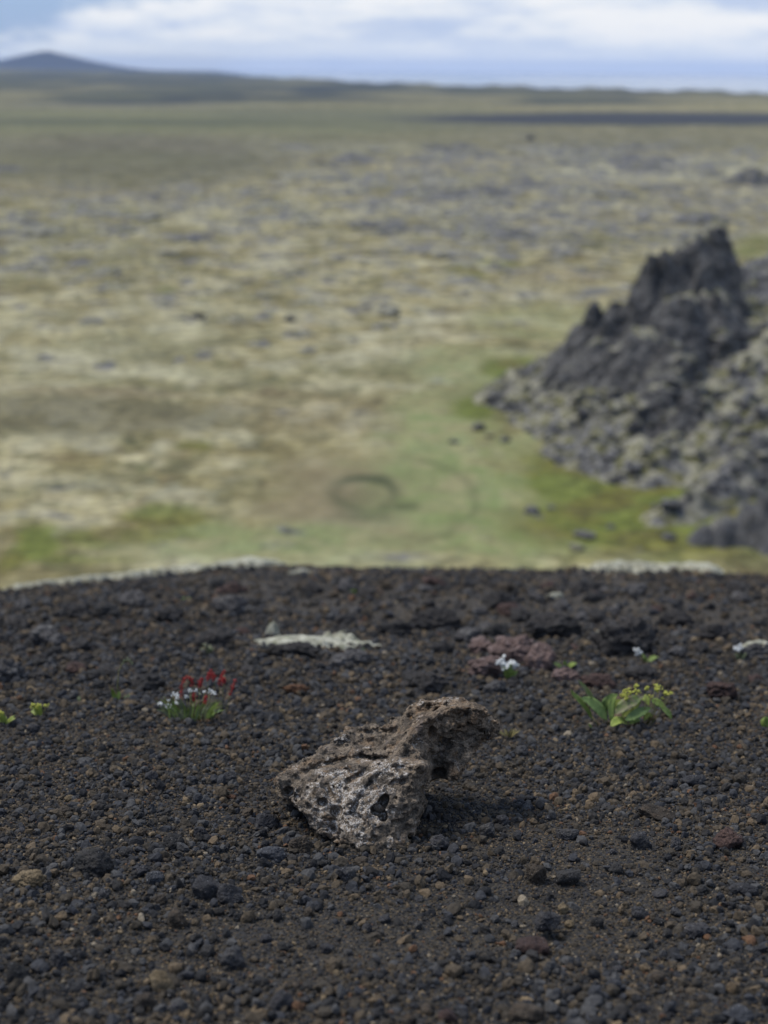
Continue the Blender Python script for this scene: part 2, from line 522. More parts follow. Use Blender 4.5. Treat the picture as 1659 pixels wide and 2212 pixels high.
M = {}
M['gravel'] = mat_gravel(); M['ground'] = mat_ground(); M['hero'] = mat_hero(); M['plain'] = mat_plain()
M['black'] = mat_stone('black_scoria', (.020, .020, .021), (.036, .034, .034), (.06, .052, .042), .4, spec=.02)
M['slate'] = mat_stone('slate_scoria', (.027, .027, .031), (.052, .050, .053), (.075, .066, .055), .4, spec=.03)
M['grey'] = mat_stone('grey_scoria', (.036, .036, .040), (.062, .059, .058), (.085, .08, .075), .4, spec=.03)
M['bluegrey'] = mat_stone('bluegrey_scoria', (.038, .040, .047), (.066, .067, .073), (.10, .10, .105), .4, spec=.05)
M['brown'] = mat_stone('brown_scoria', (.036, .030, .025), (.062, .049, .037), (.085, .060, .040), .5, spec=.02)
M['maroon'] = mat_stone('maroon_scoria', (.042, .028, .026), (.070, .043, .036), spec=.01)
M['rust'] = mat_stone('rust_scoria', (.085, .045, .028), (.130, .068, .036))
M['tan'] = mat_stone('tan_scoria', (.105, .078, .046), (.180, .138, .086), (.07, .055, .036), .4)
M['red'] = mat_stone('red_lava', (.085, .058, .053), (.165, .115, .104), (.22, .175, .165), .6, scale=26)
M['darklump'] = mat_stone('dark_lava_lump', (.022, .021, .022), (.044, .040, .039), (.075, .07, .066), .5, scale=22)
M['greylump'] = mat_stone('grey_lava_lump', (.050, .048, .050), (.09, .085, .085), (.16, .155, .15), .6, scale=22)
M['lichen'] = mat_stone('pale_lichen', (.25, .245, .19), (.46, .45, .37), (.16, .17, .085), .7, scale=40, pit=.4)
M['crag'] = mat_crag('crag_lava', moss=.475, broad=True)
M['ridge'] = mat_crag('ridge_lava', (.070, .070, .076), .46, (.36, .34, .26), True)
M['scree'] = mat_crag('scree_lava', (.085, .085, .090), .47, (.36, .34, .26))
M['boulder'] = mat_crag('boulder_lava', (.050, .049, .051), .54)
M['outcrop'] = mat_crag('plain_outcrop_lava', (.095, .095, .110), .50)
M['darkout'] = mat_crag('dark_outcrop_lava', (.036, .036, .043), .58)
M['leafdark'] = mat_simple('dark_leaf', (.110, .180, .052), (.165, .240, .075), 160, .5, .25)
M['leafmid'] = mat_simple('mid_leaf', (.200, .285, .062), (.28, .36, .09), 160, .5, .3)
M['leaflight'] = mat_simple('yellow_leaf', (.27, .34, .070), (.36, .42, .10), 160, .5, .3)
M['leafpink'] = mat_simple('pinkish_leaf', (.17, .23, .062), (.25, .22, .14), 90, .5, .3)
M['stem'] = mat_simple('pale_stem', (.115, .135, .040), (.19, .155, .065), 140, .6, .15)
M['yellow'] = mat_simple('yellow_flower', (.42, .44, .075), (.55, .54, .11), 300, .7, .2)
M['white'] = mat_simple('white_petals', (.62, .63, .62), (.82, .82, .80), 300, .7, .2)
M['cream'] = mat_simple('faded_petals', (.28, .30, .17), (.46, .46, .32), 300, .7, .2)
M['red_spike'] = mat_simple('red_sorrel', (.27, .018, .022), (.46, .050, .045), 250, .6, .25)
M['straw'] = mat_simple('straw_blade', (.22, .20, .075), (.30, .235, .10), 200, .7, .2)
M['greyleaf'] = mat_simple('greygreen_leaf', (.12, .15, .075), (.21, .235, .14), 200, .7, .2)

# ------------------------------------------------------------------ near ground sheet
def spaced(a, b, segs):
    out = [a]
    for end, step in segs:
        n = max(1, int(round((end - out[-1]) / step)))
        out += list(np.linspace(out[-1], end, n + 1)[1:])
    return np.array(out)
ys = spaced(-14, 72, [(-1, 1.), (.5, .12), (2.4, .012), (7, .035), (14, .15), (74, 1.5)])
xs_h = spaced(0, 60, [(.9, .014), (2.6, .04), (6, .2), (60, 3.)])
xs = np.concatenate([-xs_h[:0:-1], xs_h])
X, Y = np.meshgrid(xs, ys)
Z = slope_z(X.ravel(), Y.ravel())
me = np_mesh('ground', np.stack([X.ravel(), Y.ravel(), Z], 1), grid_faces(len(ys), len(xs)))
tag(link('ground', me, M['ground']), 'dark volcanic sand of the cinder slope', kind='structure')

# ------------------------------------------------------------------ gravel (uncountable: one object)
HERO = ground_hit(835, 1822)
def build_gravel():
    Vs, Fs, Ts = [], [], []
    base = 0
    r = np.random.default_rng(21)
    small = [rock_shape(100 + k, 1, 9, sharp=9) for k in range(14)]
    small = [(v * (1 + np.random.default_rng(k).uniform(-.30, .22, (len(v), 1))), f) for k, (v, f) in enumerate(small)]
    big = [rock_shape(200 + k, 2, 11, sharp=16) for k in range(16)]
    big = [(v * (1 + np.random.default_rng(90 + k).uniform(-.16, .13, (len(v), 1))), f) for k, (v, f) in enumerate(big)]
    strata = [  # y0, y1, half width, r min, r max (m), coverage, exponent
        (.62, 1.7, lambda y: .29 * math.hypot(y, .8) + .16, .00085, .0066, .95, 2.85),
        (1.7, 2.6, lambda y: .29 * math.hypot(y, .8) + .22, .0013, .0085, .90, 2.75),
        (2.6, 4.0, lambda y: .29 * math.hypot(y, .8) + .35, .0021, .012, .70, 2.7),
        (4.0, 7.0, lambda y: .29 * math.hypot(y, .8) + .45, .0033, .015, .55, 2.8),
    ]
    near_hw = [strata[0][2], strata[1][2], strata[2][2], strata[3][2]]
    strata = [t + (None,) for t in strata] + [             # coarser aprons either side, outside the frame
        (.30, 1.7, lambda y: .29 * math.hypot(y, .8) + .95, .0026, .0085, .95, 2.4, near_hw[0]),
        (1.7, 2.6, lambda y: .29 * math.hypot(y, .8) + 1.1, .0034, .011, .95, 2.4, near_hw[1]),
        (2.6, 4.0, lambda y: .29 * math.hypot(y, .8) + 1.3, .0055, .020, .85, 2.4, near_hw[2]),
        (4.0, 7.0, lambda y: .29 * math.hypot(y, .8) + 1.6, .0080, .024, .75, 2.4, near_hw[3])]
    for (y0, y1, hw, rmin, rmax, cov, ex, inner) in strata:
        w = hw(y1); area = 2 * w * (y1 - y0)
        u = np.linspace(0, 1, 4000)
        a = 1 - ex
        rad_of = lambda q: (rmin ** a + q * (rmax ** a - rmin ** a)) ** (1 / a)
        er2 = (rad_of(u) ** 2).mean()
        n = int(cov * area / (PI * er2 * .75))
        x = r.uniform(-w, w, n); y = r.uniform(y0, y1, n)
        keep = np.abs(x) < np.array([hw(v) for v in np.linspace(y0, y1, 60)])[np.clip(((y - y0) / (y1 - y0) * 59).astype(int), 0, 59)]
        if inner is not None: keep &= (np.abs(x) > np.array([inner(v) for v in np.linspace(y0, y1, 60)])[np.clip(((y - y0) / (y1 - y0) * 59).astype(int), 0, 59)] - .01) | (y < .62)
        x, y = x[keep], y[keep]; n = len(x)
        q = r.uniform(0, 1, n)
        # fine sandy pockets and coarser drifts
        fine = fbm2(x, y, .16, 3, 9.1) + .95 * np.exp(-(((x - .06) / .18) ** 2 + ((y - 1.0) / .09) ** 2)) + .6 * np.exp(-(((x - .2) / .1) ** 2 + ((y - 1.22) / .06) ** 2)) - .1
        q = np.where(fine > .05, q ** (1 + 5 * np.clip(fine - .05, 0, .6)), q)
        rad = rad_of(q)
        drop = (fine > .20) & (r.uniform(0, 1, n) < .12 + .25 * np.clip(fine - .2, 0, .6))
        if y0 > 2: drop |= (fbm2(x, y, .55, 3, 4.7) > -.02) & (r.uniform(0, 1, n) < .80)
        x, y, rad = x[~drop], y[~drop], rad[~drop]; n = len(x)
        z = slope_z(x, y)
        asp = r.uniform(.55, 1.25, (n, 3)) * rad[:, None]
        R = rand_rot(n, r)
        tone = r.uniform(0, 1, n)
        warm = fbm2(x, y, .20, 3, 3.3)
        tone = np.clip(tone + .16 * warm * (tone < .93), 0, 1)
        tone = np.where((rad > rmin * 3.2) & (tone > .93) & (r.uniform(0, 1, n) < .8), tone * .5, tone)
        tone = np.where((rad > rmin * 3) & (tone > .992), .3, tone)
        zc = z + rad * r.uniform(-.25, .75, n)
        cut = 2.4 * rmin if y0 < 2 else 2.0 * rmin
        for grp, lib in ((rad < cut, small), (rad >= cut, big)):
            ids = np.nonzero(grp)[0]
            var = r.integers(0, len(lib), len(ids))
            for k, (V, F) in enumerate(lib):
                s = ids[var == k]
                if not len(s): continue
                P = np.einsum('nij,nvj->nvi', R[s], V[None] * asp[s][:, None, :])
                P += np.stack([x[s], y[s], zc[s]], 1)[:, None]
                Vs.append(P.reshape(-1, 3).astype(np.float32))
                Fs.append((F[None] + base + (np.arange(len(s)) * len(V))[:, None, None]).reshape(-1, 3).astype(np.int32))
                Ts.append(np.repeat(tone[s], len(V)))
                base += len(s) * len(V)
    V = np.concatenate(Vs); F = np.concatenate(Fs)
    print('gravel', len(V), len(F))
    me = np_mesh('gravel', V, F, smooth=False, attrs={'tone': np.concatenate(Ts)})
    tag(link('gravel', me, M['gravel']), 'dark mixed volcanic gravel covering the slope', kind='stuff')

# ------------------------------------------------------------------ the big crusted lava rock
SILH = [(100, 745), (150, 700), (210, 655), (290, 615), (372, 585), (368, 556), (410, 525), (480, 482), (520, 455), (568, 405), (625, 395), (680, 360), (722, 350), (770, 372), (858, 352),
        (866, 322), (930, 302), (962, 286), (973, 240), (1010, 205), (1065, 188), (1092, 200), (1200, 175), (1330, 166), (1350, 186), (1338, 214), (1390, 211), (1440, 233), (1475, 253),
        (1502, 290), (1550, 330), (1558, 360), (1540, 402), (1508, 415), (1470, 440), (1440, 470), (1415, 502), (1388, 560), (1365, 600), (1340, 640), (1320, 690), (1290, 724), (1240, 732),
        (1180, 716), (1120, 735), (1085, 752), (1045, 788), (1050, 840), (1077, 895), (1062, 950), (1030, 982), (1022, 1050), (990, 1112), (940, 1160), (880, 1200), (760, 1222), (640, 1226),
        (560, 1205), (515, 1160), (460, 1122), (400, 1097), (340, 1062), (315, 1010), (290, 965), (210, 900), (185, 872), (135, 872), (124, 820), (98, 772)]
RELIEF = [  # place on the face, depth behind the front contact in mm
    (640, 1200, -24), (880, 1180, -16), (520, 1160, -12), (400, 1095, 4), (315, 1000, 8), (200, 890, 24), (130, 860, 34), (100, 760, 27), (180, 720, 34), (215, 660, 44), (300, 800, 12), (300, 620, 50),
    (300, 930, 7), (380, 585, 58), (480, 700, 24), (480, 860, 0), (450, 1000, -2), (650, 950, -15), (600, 1080, -22), (800, 1080, -18), (650, 800, 4), (600, 650, 30), (600, 545, 56), (760, 570, 50), (760, 700, 12),
    (800, 840, -6), (960, 1050, -8), (1010, 1000, -4), (1060, 900, 4), (1092, 662, 10), (1000, 640, 14), (950, 800, -3), (850, 640, 20), (900, 590, 30), (1060, 760, 6), (920, 940, -10),
    (880, 555, 44), (930, 490, 50), (1010, 415, 50), (1078, 335, 51), (1140, 300, 54), (1200, 262, 58), (1300, 240, 60), (1390, 215, 63), (1475, 258, 60), (1545, 340, 62),
    (1200, 320, 49), (1320, 300, 50), (1420, 300, 50), (1300, 400, 54), (1450, 420, 60), (1100, 420, 46), (1050, 500, 44), (1160, 480, 58), (1250, 490, 62), (1200, 600, 66), (1300, 600, 62), (1250, 690, 60),
    (1120, 690, 66), (1150, 550, 64), (1370, 540, 60), (1290, 715, 56), (1080, 560, 44), (1050, 600, 30), (1130, 620, 68), (1500, 370, 63),
    (500, 540, 74), (600, 505, 78), (700, 485, 80), (800, 455, 81), (870, 420, 83), (940, 385, 82), (1000, 320, 84), (1100, 265, 82), (1180, 232, 80), (1290, 205, 76),
    (430, 535, 82), (480, 490, 86), (570, 412, 95), (680, 366, 100), (770, 380, 98), (858, 358, 98), (920, 320, 98), (960, 292, 98), (985, 245, 95), (1062, 196, 92), (1200, 182, 86), (1325, 174, 76), (1345, 205, 74)]

def build_hero():
    dep = axis_depth(HERO)
    zp = SW / 3072 / LENS * dep / 1.659
    th = math.radians(28.3); cs, sn = math.cos(th), math.sin(th)
    # relief and outline on a fine grid of the rock's own face
    st = 5.0
    gx = np.arange(60, 1600, st); gy = np.arange(130, 1260, st)
    GX, GY = np.meshgrid(gx, gy, indexing='ij')
    C = np.array([(p[0], p[1]) for p in RELIEF], float); T = np.array([p[2] for p in RELIEF], float)
    U = lambda r2: r2 * np.log(r2 + 1e-9) * .5
    def dist2(A_, B_): return ((A_[:, None, :] - B_[None]) ** 2).sum(-1) / 1e4
    n = len(C)
    K = np.zeros((n + 3, n + 3)); K[:n, :n] = U(dist2(C, C)) + np.eye(n) * .03
    K[:n, n] = 1; K[:n, n + 1:] = C / 100; K[n:, :n] = K[:n, n:].T
    wgt = np.linalg.solve(K, np.concatenate([T, np.zeros(3)]))
    q = np.stack([GX.ravel(), GY.ravel()], 1)
    tf = (U(dist2(q, C)) @ wgt[:n] + wgt[n] + q / 100 @ wgt[n + 1:]).reshape(GX.shape) * .001
    S = np.array(SILH, float); S2 = np.roll(S, -1, 0)
    best = np.full(len(q), 1e9); inside = np.zeros(len(q), bool)
    for (x0, y0), (x1, y1) in zip(S, S2):
        e = np.array([x1 - x0, y1 - y0]); w = q - [x0, y0]
        t = np.clip(w @ e / (e @ e), 0, 1)
        best = np.minimum(best, ((w - t[:, None] * e) ** 2).sum(1))
        c = ((y0 > q[:, 1]) != (y1 > q[:, 1]))
        if y1 != y0: inside ^= c & (q[:, 0] < (x1 - x0) * (q[:, 1] - y0) / (y1 - y0) + x0)
    sd = (np.sqrt(best) * np.where(inside, -1, 1)).reshape(GX.shape) * zp
    # solid in face coordinates: across, up the view, away from the viewer
    h = .00115
    ax = [np.arange(100 - 825 - 45, 1558 - 825 + 45, h / zp) * zp, np.arange(1150 - 1245, 1150 - 150, h / zp) * zp, np.arange(-.045, .150, h)]
    dims = [len(k) for k in ax]
    ix = np.clip((ax[0] / zp + 825 - gx[0]) / st, 0, len(gx) - 1.001); iy = np.clip((1150 - ax[1] / zp - gy[0]) / st, 0, len(gy) - 1.001)
    def look(Fd):
        a, b_ = ix.astype(int), iy.astype(int); fa, fb = (ix - a)[:, None], (iy - b_)[None]
        g = lambda i, j: Fd[np.ix_(a + i, b_ + j)]
        return (g(0, 0) * (1 - fa) * (1 - fb) + g(1, 0) * fa * (1 - fb) + g(0, 1) * (1 - fa) * fb + g(1, 1) * fa * fb).astype(np.float32)
    TF, SD = look(tf), look(sd)
    grad = np.gradient(TF, h); k = 1 / np.sqrt(1 + np.minimum(grad[0] ** 2 + grad[1] ** 2, 16))
    tt = ax[2][None, None, :].astype(np.float32)
    front = (TF[:, :, None] - tt) * k[:, :, None]
    tb = np.maximum(TF + .030, .112)
    back = tt - tb[:, :, None]
    def smax(a_, b_, kk):
        m_ = np.clip(.5 + .5 * (a_ - b_) / kk, 0, 1)
        return b_ * (1 - m_) + a_ * m_ + kk * m_ * (1 - m_)
    f = smax(smax(front, back, .008), np.broadcast_to(SD[:, :, None], front.shape), .004).astype(np.float32)
    nb = np.abs(f) < .019
    I = np.argwhere(nb)
    Q = np.stack([ax[0][I[:, 0]], ax[1][I[:, 1]], ax[2][I[:, 2]]], 1).astype(np.float32)
    d = f[nb]
    def ell(zx, zy, t, r, rot=0.):
        p = Q - np.array([(zx - 825) * zp, (1150 - zy) * zp, t], np.float32)
        if rot:
            c_, s_ = math.cos(rot), math.sin(rot)
            p = np.stack([p[:, 0] * c_ + p[:, 1] * s_, -p[:, 0] * s_ + p[:, 1] * c_, p[:, 2]], 1)
        return (np.sqrt(((p / np.asarray(r, np.float32)) ** 2).sum(1)) - 1) * min(r)
    def carve(dd, e, kk=.0015): return smax(dd, -e, kk)
    fx, fy = Q[:, 0] / zp + 825, 1150 - Q[:, 1] / zp
    def seg(pts, r):                                       # distance to a polyline drawn on the face, 1 on it and 0 at r
        o_ = np.full(len(Q), 9e9)
        for (x0, y0), (x1, y1) in zip(pts[:-1], pts[1:]):
            e_ = np.array([x1 - x0, y1 - y0]); t_ = np.clip(((fx - x0) * e_[0] + (fy - y0) * e_[1]) / (e_ @ e_), 0, 1)
            o_ = np.minimum(o_, (fx - x0 - t_ * e_[0]) ** 2 + (fy - y0 - t_ * e_[1]) ** 2)
        wob_ = 1 + .5 * fbm(Q / .014 + 21, 3)
        return sstep(r, r * .25, np.sqrt(o_) * wob_)
    fr = sstep(.03, .012, np.abs(Q[:, 2] - TF[I[:, 0], I[:, 1]]))
    d += fr * (.0012 * seg([(500, 530), (620, 495), (760, 460), (880, 415), (1000, 325), (1120, 258), (1240, 225)], 50)       # trough behind the crest
               + .0050 * seg([(250, 720), (380, 655), (560, 610), (700, 600), (830, 610)], 34)                             # crease over the front lobe
               + .0050 * seg([(560, 760), (690, 690), (800, 640)], 30) + .0060 * seg([(420, 800), (500, 960), (470, 1060)], 38)
               + .0045 * seg([(900, 1120), (930, 1020), (1010, 950)], 30) + .0045 * seg([(980, 1110), (960, 1180)], 26)
               + .0050 * seg([(640, 860), (600, 960), (700, 1050)], 28) + .0030 * seg([(1230, 300), (1180, 400), (1190, 470)], 30) + .0045 * seg([(1350, 300), (1380, 380), (1480, 400)], 26)
               - .0055 * seg([(880, 590), (960, 470), (1080, 345), (1200, 275), (1390, 225), (1480, 262)], 46)                # front crest
               - .0016 * seg([(480, 492), (570, 418), (690, 368), (860, 362), (975, 270), (1070, 200), (1320, 178)], 30)
               - .0045 * seg([(400, 1000), (560, 930), (640, 800), (760, 650), (900, 620), (1085, 668)], 44) - .0035 * seg([(220, 700), (340, 800), (420, 900)], 34))
    rgh = 1 + .7 * sstep(.07, .10, Q[:, 1])
    d += .0058 * rgh * fbm(Q / .024 + 3.1, 4, .6) + .0050 * (np.abs(fbm(Q / .017 + 13.1, 3)) - .12)
    d -= .0040 * (1 - np.abs(fbm(Q / np.array([.020, .011, .016], np.float32) + 7.7, 3)) * 2 - .5)      # ledges along the slab
    w = worley(Q / .0095 + 4.2); d += .0040 * (1 - sstep(.10, .48, w)) * sstep(-.1, .25, fbm(Q / .03 + 9, 2))
    w = worley(Q / .0042 + 1.2); d += .0022 * (1 - sstep(.12, .5, w))
    d += .0026 * rgh * fbm(Q / .0052 + 11., 3, .65)
    d = carve(d, ell(800, 895, -.004, (.0052, .0088, .022), -.5)); d = carve(d, ell(765, 945, -.006, (.0075, .0056, .022), .2)); d = carve(d, ell(800, 985, -.006, (.0050, .0060, .016), .2))
    d = np.minimum(d, ell(765, 930, .006, (.0080, .0042, .006), -.2) + .0012 * fbm(Q / .005, 2))
    d = carve(d, ell(490, 955, -.004, (.0065, .0070, .010), .4)); d = carve(d, ell(395, 900, -.002, (.006, .0045, .008), .3)); d = carve(d, ell(540, 700, .014, (.012, .0035, .008), .5), .002)
    d = carve(d, ell(710, 640, .020, (.010, .0035, .008), .5), .002); d = carve(d, ell(850, 720, .006, (.004, .003, .006), 0)); d = carve(d, ell(1000, 740, .006, (.003, .003, .006), 0)); d = carve(d, ell(930, 760, .0, (.004, .003, .006), .3))
    d = carve(d, ell(1510, 335, .060, (.0050, .0036, .008), -.6)); d = carve(d, ell(1130, 425, .046, (.0045, .008, .010), .1)); d = carve(d, ell(1180, 690, .075, (.008, .005, .012), 0)); d = carve(d, ell(940, 1010, -.010, (.016, .003, .005), .25), .002)
    d = carve(d, ell(980, 1080, -.008, (.010, .004, .006), -.9), .002); d = carve(d, ell(170, 830, .030, (.006, .005, .010), .4))
    f[nb] = d
    V, F = surface_nets(f, np.array([ax[0][0], ax[1][0], ax[2][0]]), h)
    zx = V[:, 0] / zp + 825; zy = 1150 - V[:, 1] / zp
    crust = np.clip(1.25 - np.hypot((zx - 560) / 420, (zy - 900) / 300), 0, 1) + .8 * np.clip(1 - np.hypot((zx - 850) / 260, (zy - 680) / 110), 0, 1)
    crust += .8 * np.clip(1 - np.hypot((zx - 1200) / 260, (zy - 190) / 50), 0, 1) + .6 * np.clip(1 - np.hypot((zx - 530) / 120, (zy - 460) / 50), 0, 1) + .3 * np.clip(1 - np.hypot((zx - 1380) / 160, (zy - 240) / 50), 0, 1)
    crust = np.clip(crust, 0, 1)
    P = np.stack([V[:, 0] * (1 + V[:, 2] / dep), V[:, 2] * cs + V[:, 1] * sn, V[:, 1] * cs - V[:, 2] * sn], 1)
    o = link('lava_rock', np_mesh('lava_rock', P, F[:, ::-1], attrs={'crust': crust}), M['hero'])
    o.location = Vector(HERO) + Vector((0, 0, .002))
    tag(o, 'large jagged brown lava rock with pale crust and a hole, tilted upright on gravel', 'rock')
build_hero()

# ------------------------------------------------------------------ stones that stand out of the gravel
STONE = {}
def stone_mesh(seed, mat, sub=5, **kw):
    key = (seed, mat)
    if key not in STONE:
        V, F = rock_shape(seed, sub, **kw)
        me = np_mesh('stone', V, F); me.materials.append(M[mat]); STONE[key] = me
    return STONE[key]

def put_stone(px, py, w, h, mat, seed, label, name='stone', cat='stone', rz=None, tilt=0., sink=.28, group=None, deep=.85, sub=5, zoff=0., **kw):
    c = ground_hit(px, py + h * .30)
    s = pxm(axis_depth(c))
    o = bpy.data.objects.new(name, stone_mesh(seed, mat, sub, **kw)); col.objects.link(o)
    if name == 'stone': w, h = w * .9, h * .9
    hz = h * s * .60
    o.scale = (w * s / 2, min(w, h * 1.5) * s * deep / 2, hz)
    r = random.Random(int(px * 13 + py))
    o.rotation_euler = (r.uniform(-.2, .2), tilt, r.uniform(-.3, .3) if rz is None else rz)
    o.location = (c[0], c[1] + .2 * h * s, c[2] + hz * (1 - 2 * sink) + zoff)
    return tag(o, label, cat, group)

vk = dict(pits=.07, rough=.20)
SL = [
 (200, 1868, 98, 74, 'black', 1, 'rounded black vesicular stone right of the tan crumbly stone', dict(vk, facets=18)),
 (60, 1903, 84, 46, 'tan', 2, 'elongated tan crumbly stone left of the rounded black stone', dict(rough=.3, pits=.05, tilt=-.15)),
 (350, 2125, 50, 62, 'tan', 3, 'upright tan beige stone close to the bottom edge', dict(rough=.2, tilt=-.6)),
 (448, 1922, 66, 64, 'slate', 4, 'pointed purplish slate grey stone with sharp edges', dict(facets=8, sharp=30, tilt=-.5)),
 (495, 1934, 66, 52, 'slate', 5, 'flat slate stone leaning beside the pointed purplish one', dict(facets=9, sharp=26)),
 (372, 1821, 60, 40, 'black', 6, 'small angular black stone with a forked top', dict(rough=.25, facets=9)),
 (650, 1828, 62, 48, 'brown', 7, 'rounded grey brown lump at the left foot of the big rock', dict(vk)),
 (586, 1851, 70, 38, 'bluegrey', 8, 'flat blue grey stone with white specks in front of the big rock', dict(facets=10, sharp=22)),
 (747, 1893, 50, 44, 'grey', 9, 'angular grey stone in front of the middle of the big rock', dict(facets=9, sharp=24)),
 (1226, 1896, 62, 42, 'black', 10, 'smooth dark stone with one white fleck right of the sandy patch', dict(facets=16)),
 (1159, 1893, 50, 54, 'brown', 12, 'porous brown lump left of the smooth dark stone', dict(vk)),
 (1150, 2048, 84, 50, 'maroon', 13, 'striped maroon stone half buried under a dark lump', dict(facets=16)),
 (1182, 2010, 70, 46, 'slate', 14, 'dark jagged lump lying on the striped maroon stone', dict(rough=.28, zoff=.008)),
 (1420, 1759, 92, 38, 'brown', 15, 'long flat dark brown stone with a ribbed top', dict(facets=10)),
 (1384, 1819, 54, 46, 'slate', 16, 'dark block shaped stone with two white flecks', dict(facets=8, sharp=24)),
 (1052, 1796, 40, 38, 'grey', 17, 'pale grey olive chip right of the big rock', dict(facets=8, sharp=30)),
 (950, 1822, 50, 40, 'slate', 58, 'dark blue angular stone below the right end of the big rock', dict(facets=14, rough=.24)),
 (127, 2080, 46, 56, 'slate', 19, 'upright dark grey stone with a notch, second from the left edge', dict(rough=.22)),
 (38, 2108, 58, 62, 'black', 20, 'dark blue black faceted stone in the lower left corner', dict(facets=9, sharp=24)),
 (381, 1988, 56, 50, 'brown', 21, 'flat olive brown stone face among small gravel', dict(facets=10)),
 (503, 2072, 66, 56, 'grey', 22, 'grey layered stone right of the tan beige stone', dict(rough=.2)),
 (313, 2168, 54, 46, 'brown', 23, 'rounded brown stone under the tan beige stone', dict(facets=18)),
 (609, 2164, 64, 58, 'slate', 24, 'large dark stone at the bottom edge right of the brown one', dict(rough=.18)),
 (207, 2105, 18, 24, 'tan', 25, 'small upright tan pebble left of the tan beige stone', {}),
 (275, 1842, 44, 26, 'black', 26, 'low black stone behind the rounded black stone', {}),
 (334, 1897, 46, 36, 'bluegrey', 27, 'light blue grey stone right of the rounded black stone', dict(facets=9, sharp=22)),
 (306, 1884, 48, 24, 'slate', 28, 'thin dark stone leaning on the light blue grey stone', dict(tilt=-.5)),
 (690, 1760, 46, 40, 'brown', 29, 'olive brown lump touching the lower left of the big rock', dict(vk)),
 (1226, 1804, 56, 30, 'grey', 30, 'wide speckled grey stone between the chip and the dark block', dict(vk)),
 (1574, 1817, 76, 50, 'maroon', 31, 'broad dusky stone with a reddish tint by the right edge', dict(rough=.2)),
 (1606, 1924, 74, 30, 'slate', 32, 'low wide dark stone near the right edge', dict(facets=10)),
 (1137, 2190, 90, 46, 'brown', 33, 'wide flat brown stone cut by the bottom edge', dict(facets=16)),
 (967, 2196, 46, 36, 'maroon', 34, 'dull reddish stone at the bottom edge left of the flat brown one', {}),
 (1592, 2196, 86, 40, 'bluegrey', 35, 'smooth bluish stone in the lower right corner', dict(facets=16)),
 (1507, 2014, 70, 36, 'slate', 36, 'rough dark slab in the lower right gravel', dict(rough=.26)),
 (1290, 1996, 32, 32, 'black', 37, 'round black pebble right of the tan nugget', dict(facets=20)),
 (1383, 1974, 44, 34, 'slate', 38, 'dark blue lump above the rough slab', {}),
 (1217, 1965, 28, 24, 'tan', 39, 'tan pinkish nugget above another smaller tan nugget', {}),
 (1231, 1999, 26, 18, 'tan', 40, 'smaller tan nugget just below the pinkish one', {}),
 (500, 1722, 26, 12, 'rust', 41, 'flat orange rust chip left of the big rock', {}),
 (1497, 1690, 60, 30, 'slate', 42, 'dark flat stone on the gravel right of the big rock', {}),
 (1410, 1695, 30, 18, 'bluegrey', 43, 'light bluish flake on the gravel right of the big rock', dict(facets=8, sharp=30)),
 (780, 1862, 36, 22, 'brown', 44, 'brown stub tucked under the front edge of the big rock', {}),
 (575, 1776, 60, 40, 'slate', 45, 'dark stone in the shade left of the big rock', {}),
]
for (px, py, w, h, mt, sd, lb, kw) in SL:
    put_stone(px, py, w, h, mt, 500 + sd, lb, **kw)

# medium stones: a few shapes, many copies
KINDS = [('black', 'small black scoria stone lying among the finer gravel', 'black stones in the gravel', .30),
         ('slate', 'small slate grey scoria stone lying among the finer gravel', 'slate grey stones in the gravel', .28),
         ('grey', 'small light grey speckled stone lying among the finer gravel', 'light grey stones in the gravel', .14),
         ('brown', 'small brown scoria stone lying among the finer gravel', 'brown stones in the gravel', .18),
         ('tan', 'small tan stone lying among the dark gravel', 'tan stones in the gravel', .05),
         ('rust', 'small orange rust stone lying among the dark gravel', 'rust stones in the gravel', .05)]
taken = [(s[0], s[1], max(s[2], s[3])) for s in SL]
R1 = random.Random(77)
cnt = 0
while cnt < 205:
    py = 1490 + (2205 - 1490) * R1.random(); px = R1.uniform(5, 1654)
    if 600 < px < 1070 and 1500 < py < 1840: continue
    size = R1.uniform(15, 25) * (1 + 1.0 * R1.random() ** 3) * (.75 + .5 * (py - 1490) / 720)
    if any((px - a) ** 2 + (py - b) ** 2 < (.5 * (c + size)) ** 2 for a, b, c in taken): continue
    q = R1.random()
    for mt, lb, gp, p in KINDS:
        q -= p
        if q <= 0: break
    if mt in ('tan', 'rust'): size *= .75
    put_stone(px, py, size, size * R1.uniform(.55, .95), mt, 700 + R1.randrange(7), lb, group=gp, sub=4, sink=.33,
              rz=R1.uniform(0, 6.28), tilt=R1.uniform(-.4, .4), rough=.30, facets=10, deep=R1.uniform(.7, 1.1))
    taken.append((px, py, size)); cnt += 1

